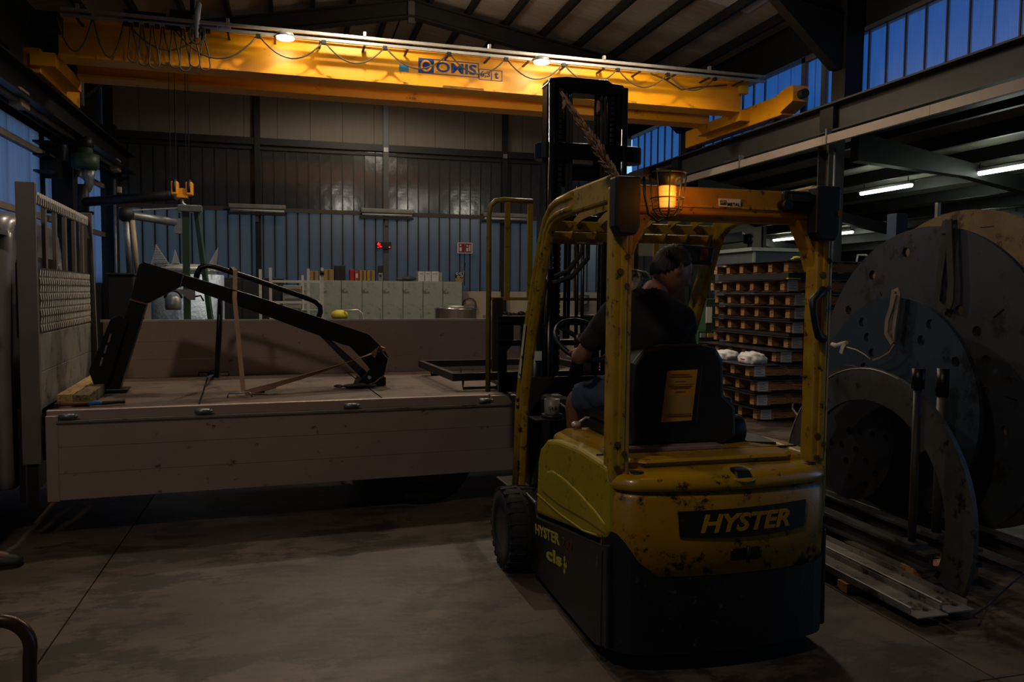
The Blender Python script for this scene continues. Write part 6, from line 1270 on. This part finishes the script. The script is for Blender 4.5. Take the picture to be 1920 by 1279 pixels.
# heights (px of each pallet's top edge at the near corner)
tops = [497, 531, 558, 585, 612, 644, 678, 712, 743, 770]
tz = [at(1484, y, P=(PX0, PY0, 0), N=(0, 1, 0)).z for y in (496, 530, 560, 585, 613, 643, 680, 712, 745, 768)]
PH = .14
def pallet(z, dx, dy, label, sheet_over=.0, nm=6, lbl=True, rz=0, lift=0):
    t = thing('pallet', label, 'pallet', (PX0+dx+PLX/2, PY0+dy+PLY/2, z-PH), rz, 'wooden pallets in the plate stack')
    x0, y0 = PX0+dx, PY0+dy; zb = z-PH
    # bearers run along X, so that their ends show on the left face and their side on the front
    for j in range(nm):
        y = y0+j*(PLY-.09)/(nm-1); MB().box((x0, y, zb+.016), (x0+PLX, y+.09, z-.018)).build('bearer', WOOD, t)
    for i in range(5):
        x = x0+.14+i*(PLX-.24)/4; MB().box((x, y0, z-.018), (x+.10, y0+PLY, z)).build('deck_board', WOOD, t)
        if i % 2 == 0: MB().box((x, y0, zb), (x+.10, y0+PLY, zb+.016)).build('base_board', WOOD, t)
    if lbl:
        lx = x0+.03+.05*random.random(); lp = MB().box((lx, y0-.004, zb+.008), (lx+.15, y0, z-.004+.008)).build('label', LABELP, t)
        for q in range(4): MB().box((lx+.02, y0-.0055, zb+.035+.02*q), (lx+.13-.03*(q % 2), y0-.004, zb+.04+.02*q)).build('printed_line', INK, lp)
    return t
def sheet(z, dx0, dx1, dy0, dy1, label, wav=0.0, m=SHEET):
    x0, x1, y0, y1 = PX0+dx0, PX0+PLX+dx1, PY0+dy0, PY0+PLY+dy1; nx = 10
    A = [V((x0+(x1-x0)*i/nx, y0, z+.002+wav*math.sin(i*.7)**2)) for i in range(nx+1)]; mb = MB()
    mb.prism(A+[p+V((0, 0, .010)) for p in reversed(A)], (0, y1-y0, 0)); o = mb.build('steel_sheet', m, None); c = V(((x0+x1)/2, (y0+y1)/2, z)); o.data.transform(Matrix.Translation(-c)); o.location = c
    return tag(o, label, 'sheet', 'steel sheets on the pallets')
cen = [.085, .275, .455, .64, .815, .985, 1.18, 1.36, 1.53, 1.71, 1.95]; nP = 11
offx = [-.40, -.48, -.50, -.57, -.20, 0, .0, .02, .0, -.05, .02]; offy = [.14, .06, .0, .02, .02, .10, .04, .12, .08, .16, .22]
for i in range(nP):
    zt_p = cen[i]+.07; k_ = nP-1-i
    pos = 'bottommost' if i == 0 else ('topmost' if k_ == 0 else ORD[k_]+' below the topmost')
    pallet(zt_p, offx[i], offy[i]*.6, '%s wooden pallet in the stack of plates behind the guard post' % pos, lbl=i != 10)
    sheet(zt_p, -.06+offx[i], -.05+offx[i]*.6, -.08+offy[i]*.6, .04, '%s thin steel sheet lying in the plate stack' % pos, .006 if i % 2 else .0)
    if i < nP-1:
        zp1 = cen[i+1]-.07-.002; x0 = PX0+max(offx[i], offx[i+1])+.0+(.28 if i == 3 else 0)
        if zp1-(zt_p+.02) > .01:
            pk = MB().box((x0, PY0+max(offy[i], offy[i+1])*.6-.01, zt_p+.021), (PX0+PLX-.15, PY0+PLY, zp1)); o = pk.build('sheet_pack', mat('sheet_pack', '#242120', '#1b1918', rough=.6, stretch=(1, 1, 30), scale=8, bump=.3), None)
            c = V((PX0+1.0, PY0+.7, zt_p+.02)); o.data.transform(Matrix.Translation(-c)); o.location = c; tag(o, 'dark pack of sheets on the %s pallet of the stack' % pos, 'sheets', 'dark sheet packs between pallets')
# white sacks on a protruding sheet
BAGM = mat('sack_white', '#dcdada', '#c6c4c6', rough=.7, bump=.8, bscale=14, dirt='#8a4a48', damt=.12, dscale=10)
zb_ = .64+.07+.018
for (pxa, wv, hv, lab) in ((1362, .20, .075, 'left flat white sack with red print on the plate stack'), (1410, .20, .095, 'right bulging white sack with red print on the plate stack')):
    p = at(pxa, 675, X=5.60); t = thing('white_sack', lab, 'sack', (5.60, p.y, zb_), 0, 'white sacks on the plate stack'); mb = MB(); vs = bmesh.ops.create_uvsphere(mb.b, u_segments=32, v_segments=20, radius=1)['verts']
    for v in vs:
        x, y, z_ = v.co; w_ = 1+.09*math.sin(9*y+3*x)+.05*math.sin(17*x+5*z_)+.05*math.sin(23*y*x)
        sx_ = math.copysign(abs(x)**.7, x); sy_ = math.copysign(abs(y)**.7, y); v.co = V((5.60+sx_*.13*w_, p.y+sy_*wv*w_, zb_+max(.0, .045+z_*hv*w_)))
        for f_ in v.link_faces: f_.smooth = True
    mb.build('sack', BAGM, t)
    MB().box((5.46, p.y-.06, zb_+.05), (5.468, p.y+.05, zb_+.058)).build('red_print', mat('red_print', '#8a3030'), t)
gy_ = MB(); zg = cen[10]+.092
for i, (dx, dy, r) in enumerate(((0, 0, .06), (.08, .02, .05), (.14, -.01, .035), (-.06, .01, .03))): gy_.ball((6.16+dx, 8.86+dy, zg+r*.35), r, (1.2, .8, .42), (0, .1, i))
single(gy_, 'yellow_rag', mat('rag_yellow', '#d0c814', '#b8b010', rough=.8), 'bright yellow rag on the top plate beside the guard post', 'rag', (6.16, 8.86, zg))
zg = cen[9]+.088
single(MB().box((5.98, 8.78, zg), (6.16, 8.83, zg+.012)), 'yellow_tape', MATS['rag_yellow'], 'thin yellow strap end on the plate below the topmost pallet', 'strap', (6.05, 8.8, zg), None, .003)
# stack seen to the right of the post (same pallets continue) ; second lower stack on the left behind
t = thing('green_crate', 'dark green crate with papers just left of the pallet stack', 'crate', (5.5, 10.9, 0)); a = at(1322, 560, Y=10.9); b = at(1350, 620, Y=10.9)
MB().box((a.x-.1, 10.9, 0), (b.x, 11.3, b.z)).build('body', MG, t, bevel=.01); MB().box((a.x+.02, 10.9, b.z), (b.x-.02, 11.2, a.z)).build('upper_box', MG, t, bevel=.01); MB().box((a.x+.02, 10.89, b.z+.12), (a.x+.12, 10.9, b.z+.36)).build('paper', LABELP, t)
for i, (c_, x_) in enumerate((('#8a8a86', .0), ('#a8902c', .12), ('#4a5a86', .22))): MB().box((a.x-.08+x_, 10.85, b.z-.10), (a.x+.0+x_, 10.89, b.z-.04)).build('part_tray', mat('tray_%s' % ['grey', 'yellow', 'blue'][i], c_), t)
# steel cabinet behind
cbn = thing('steel_cabinet', 'grey steel cabinet with pale edges rising behind the pallet stack', 'cabinet', (8.2, 12.4, 0)); CB = mat('cabinet_blue_grey', '#585f64', '#4c5358', rough=.5); CE = mat('cabinet_edge', '#96a09a', '#88928c', rough=.5)
yy = 12.4; x0 = at(1412, 480, Y=yy).x; x1 = at(1508, 480, Y=yy).x; zt2 = at(1412, 464, Y=yy).z; xl_ = at(1371, 480, Y=yy+1.4).x
MB().box((x0, yy, .0), (x1, yy+1.3, zt2-.05)).build('body', CB, cbn, bevel=.01); MB().box((x0-.06, yy-.05, zt2-.06), (x1+.06, yy+1.35, zt2)).build('top_cap', CE, cbn)
for x in (x0, x1-.03): MB().box((x-.01, yy-.02, 0), (x+.04, yy, zt2-.05)).build('corner_post', CE, cbn)
MB().box((x0+.04, yy-.012, .1), (x1-.04, yy-.004, zt2-.1)).build('front_panel', mat('cabinet_dark', '#26292a', '#202324', rough=.3), cbn)
dk = thing('grey_duct', 'grey rectangular duct box high on the cream bay wall', 'duct', (8.3, 18, 3)); a = at(1336, 445, Y=17.5); b = at(1385, 458, Y=17.5); MB().bar(at(1336, 452, Y=17.5), at(1395, 444, Y=17.0), .35, .22).build('duct', CB, dk, bevel=.01); MB().cyl(at(1398, 448, Y=17.0), at(1408, 449, Y=17.0), .12, n=18).build('duct_end', DSTEEL, dk)
MB().box((at(1408, 440, Y=17.0).x-.04, 17, 0), (at(1408, 440, Y=17.0).x+.04, 17.08, at(1408, 438, Y=17.0).z)).build('support_post', GC, dk)
rk2 = thing('bay_rack', 'dark storage rack with corrugated back in the far right bay', 'rack', (11.5, 14.5, 0)); 
for x in (10.6, 12.4): MB().box((x-.05, 14.5, 0), (x+.05, 14.6, 2.3)).build('upright', GC, rk2)
for z_ in (.6, 1.4, 2.2): MB().box((10.6, 14.5, z_), (12.4, 15.2, z_+.05)).build('shelf', GC, rk2)
for i in range(12): MB().box((10.65+.145*i, 15.2, 0), (10.77+.145*i, 15.23, 2.3)).build('back_panel', MATS['bay_wall_dark'], rk2)
br_ = thing('pale_bracket', 'small pale metal bracket arm on the far rack beside the large disc', 'bracket', at(1612, 480, Y=14.4)); MB().tube([at(1605, 500, Y=14.45), at(1608, 478, Y=14.45), at(1622, 478, Y=14.45), at(1632, 483, Y=14.45)], .025, 6).build('arm', ED, br_)
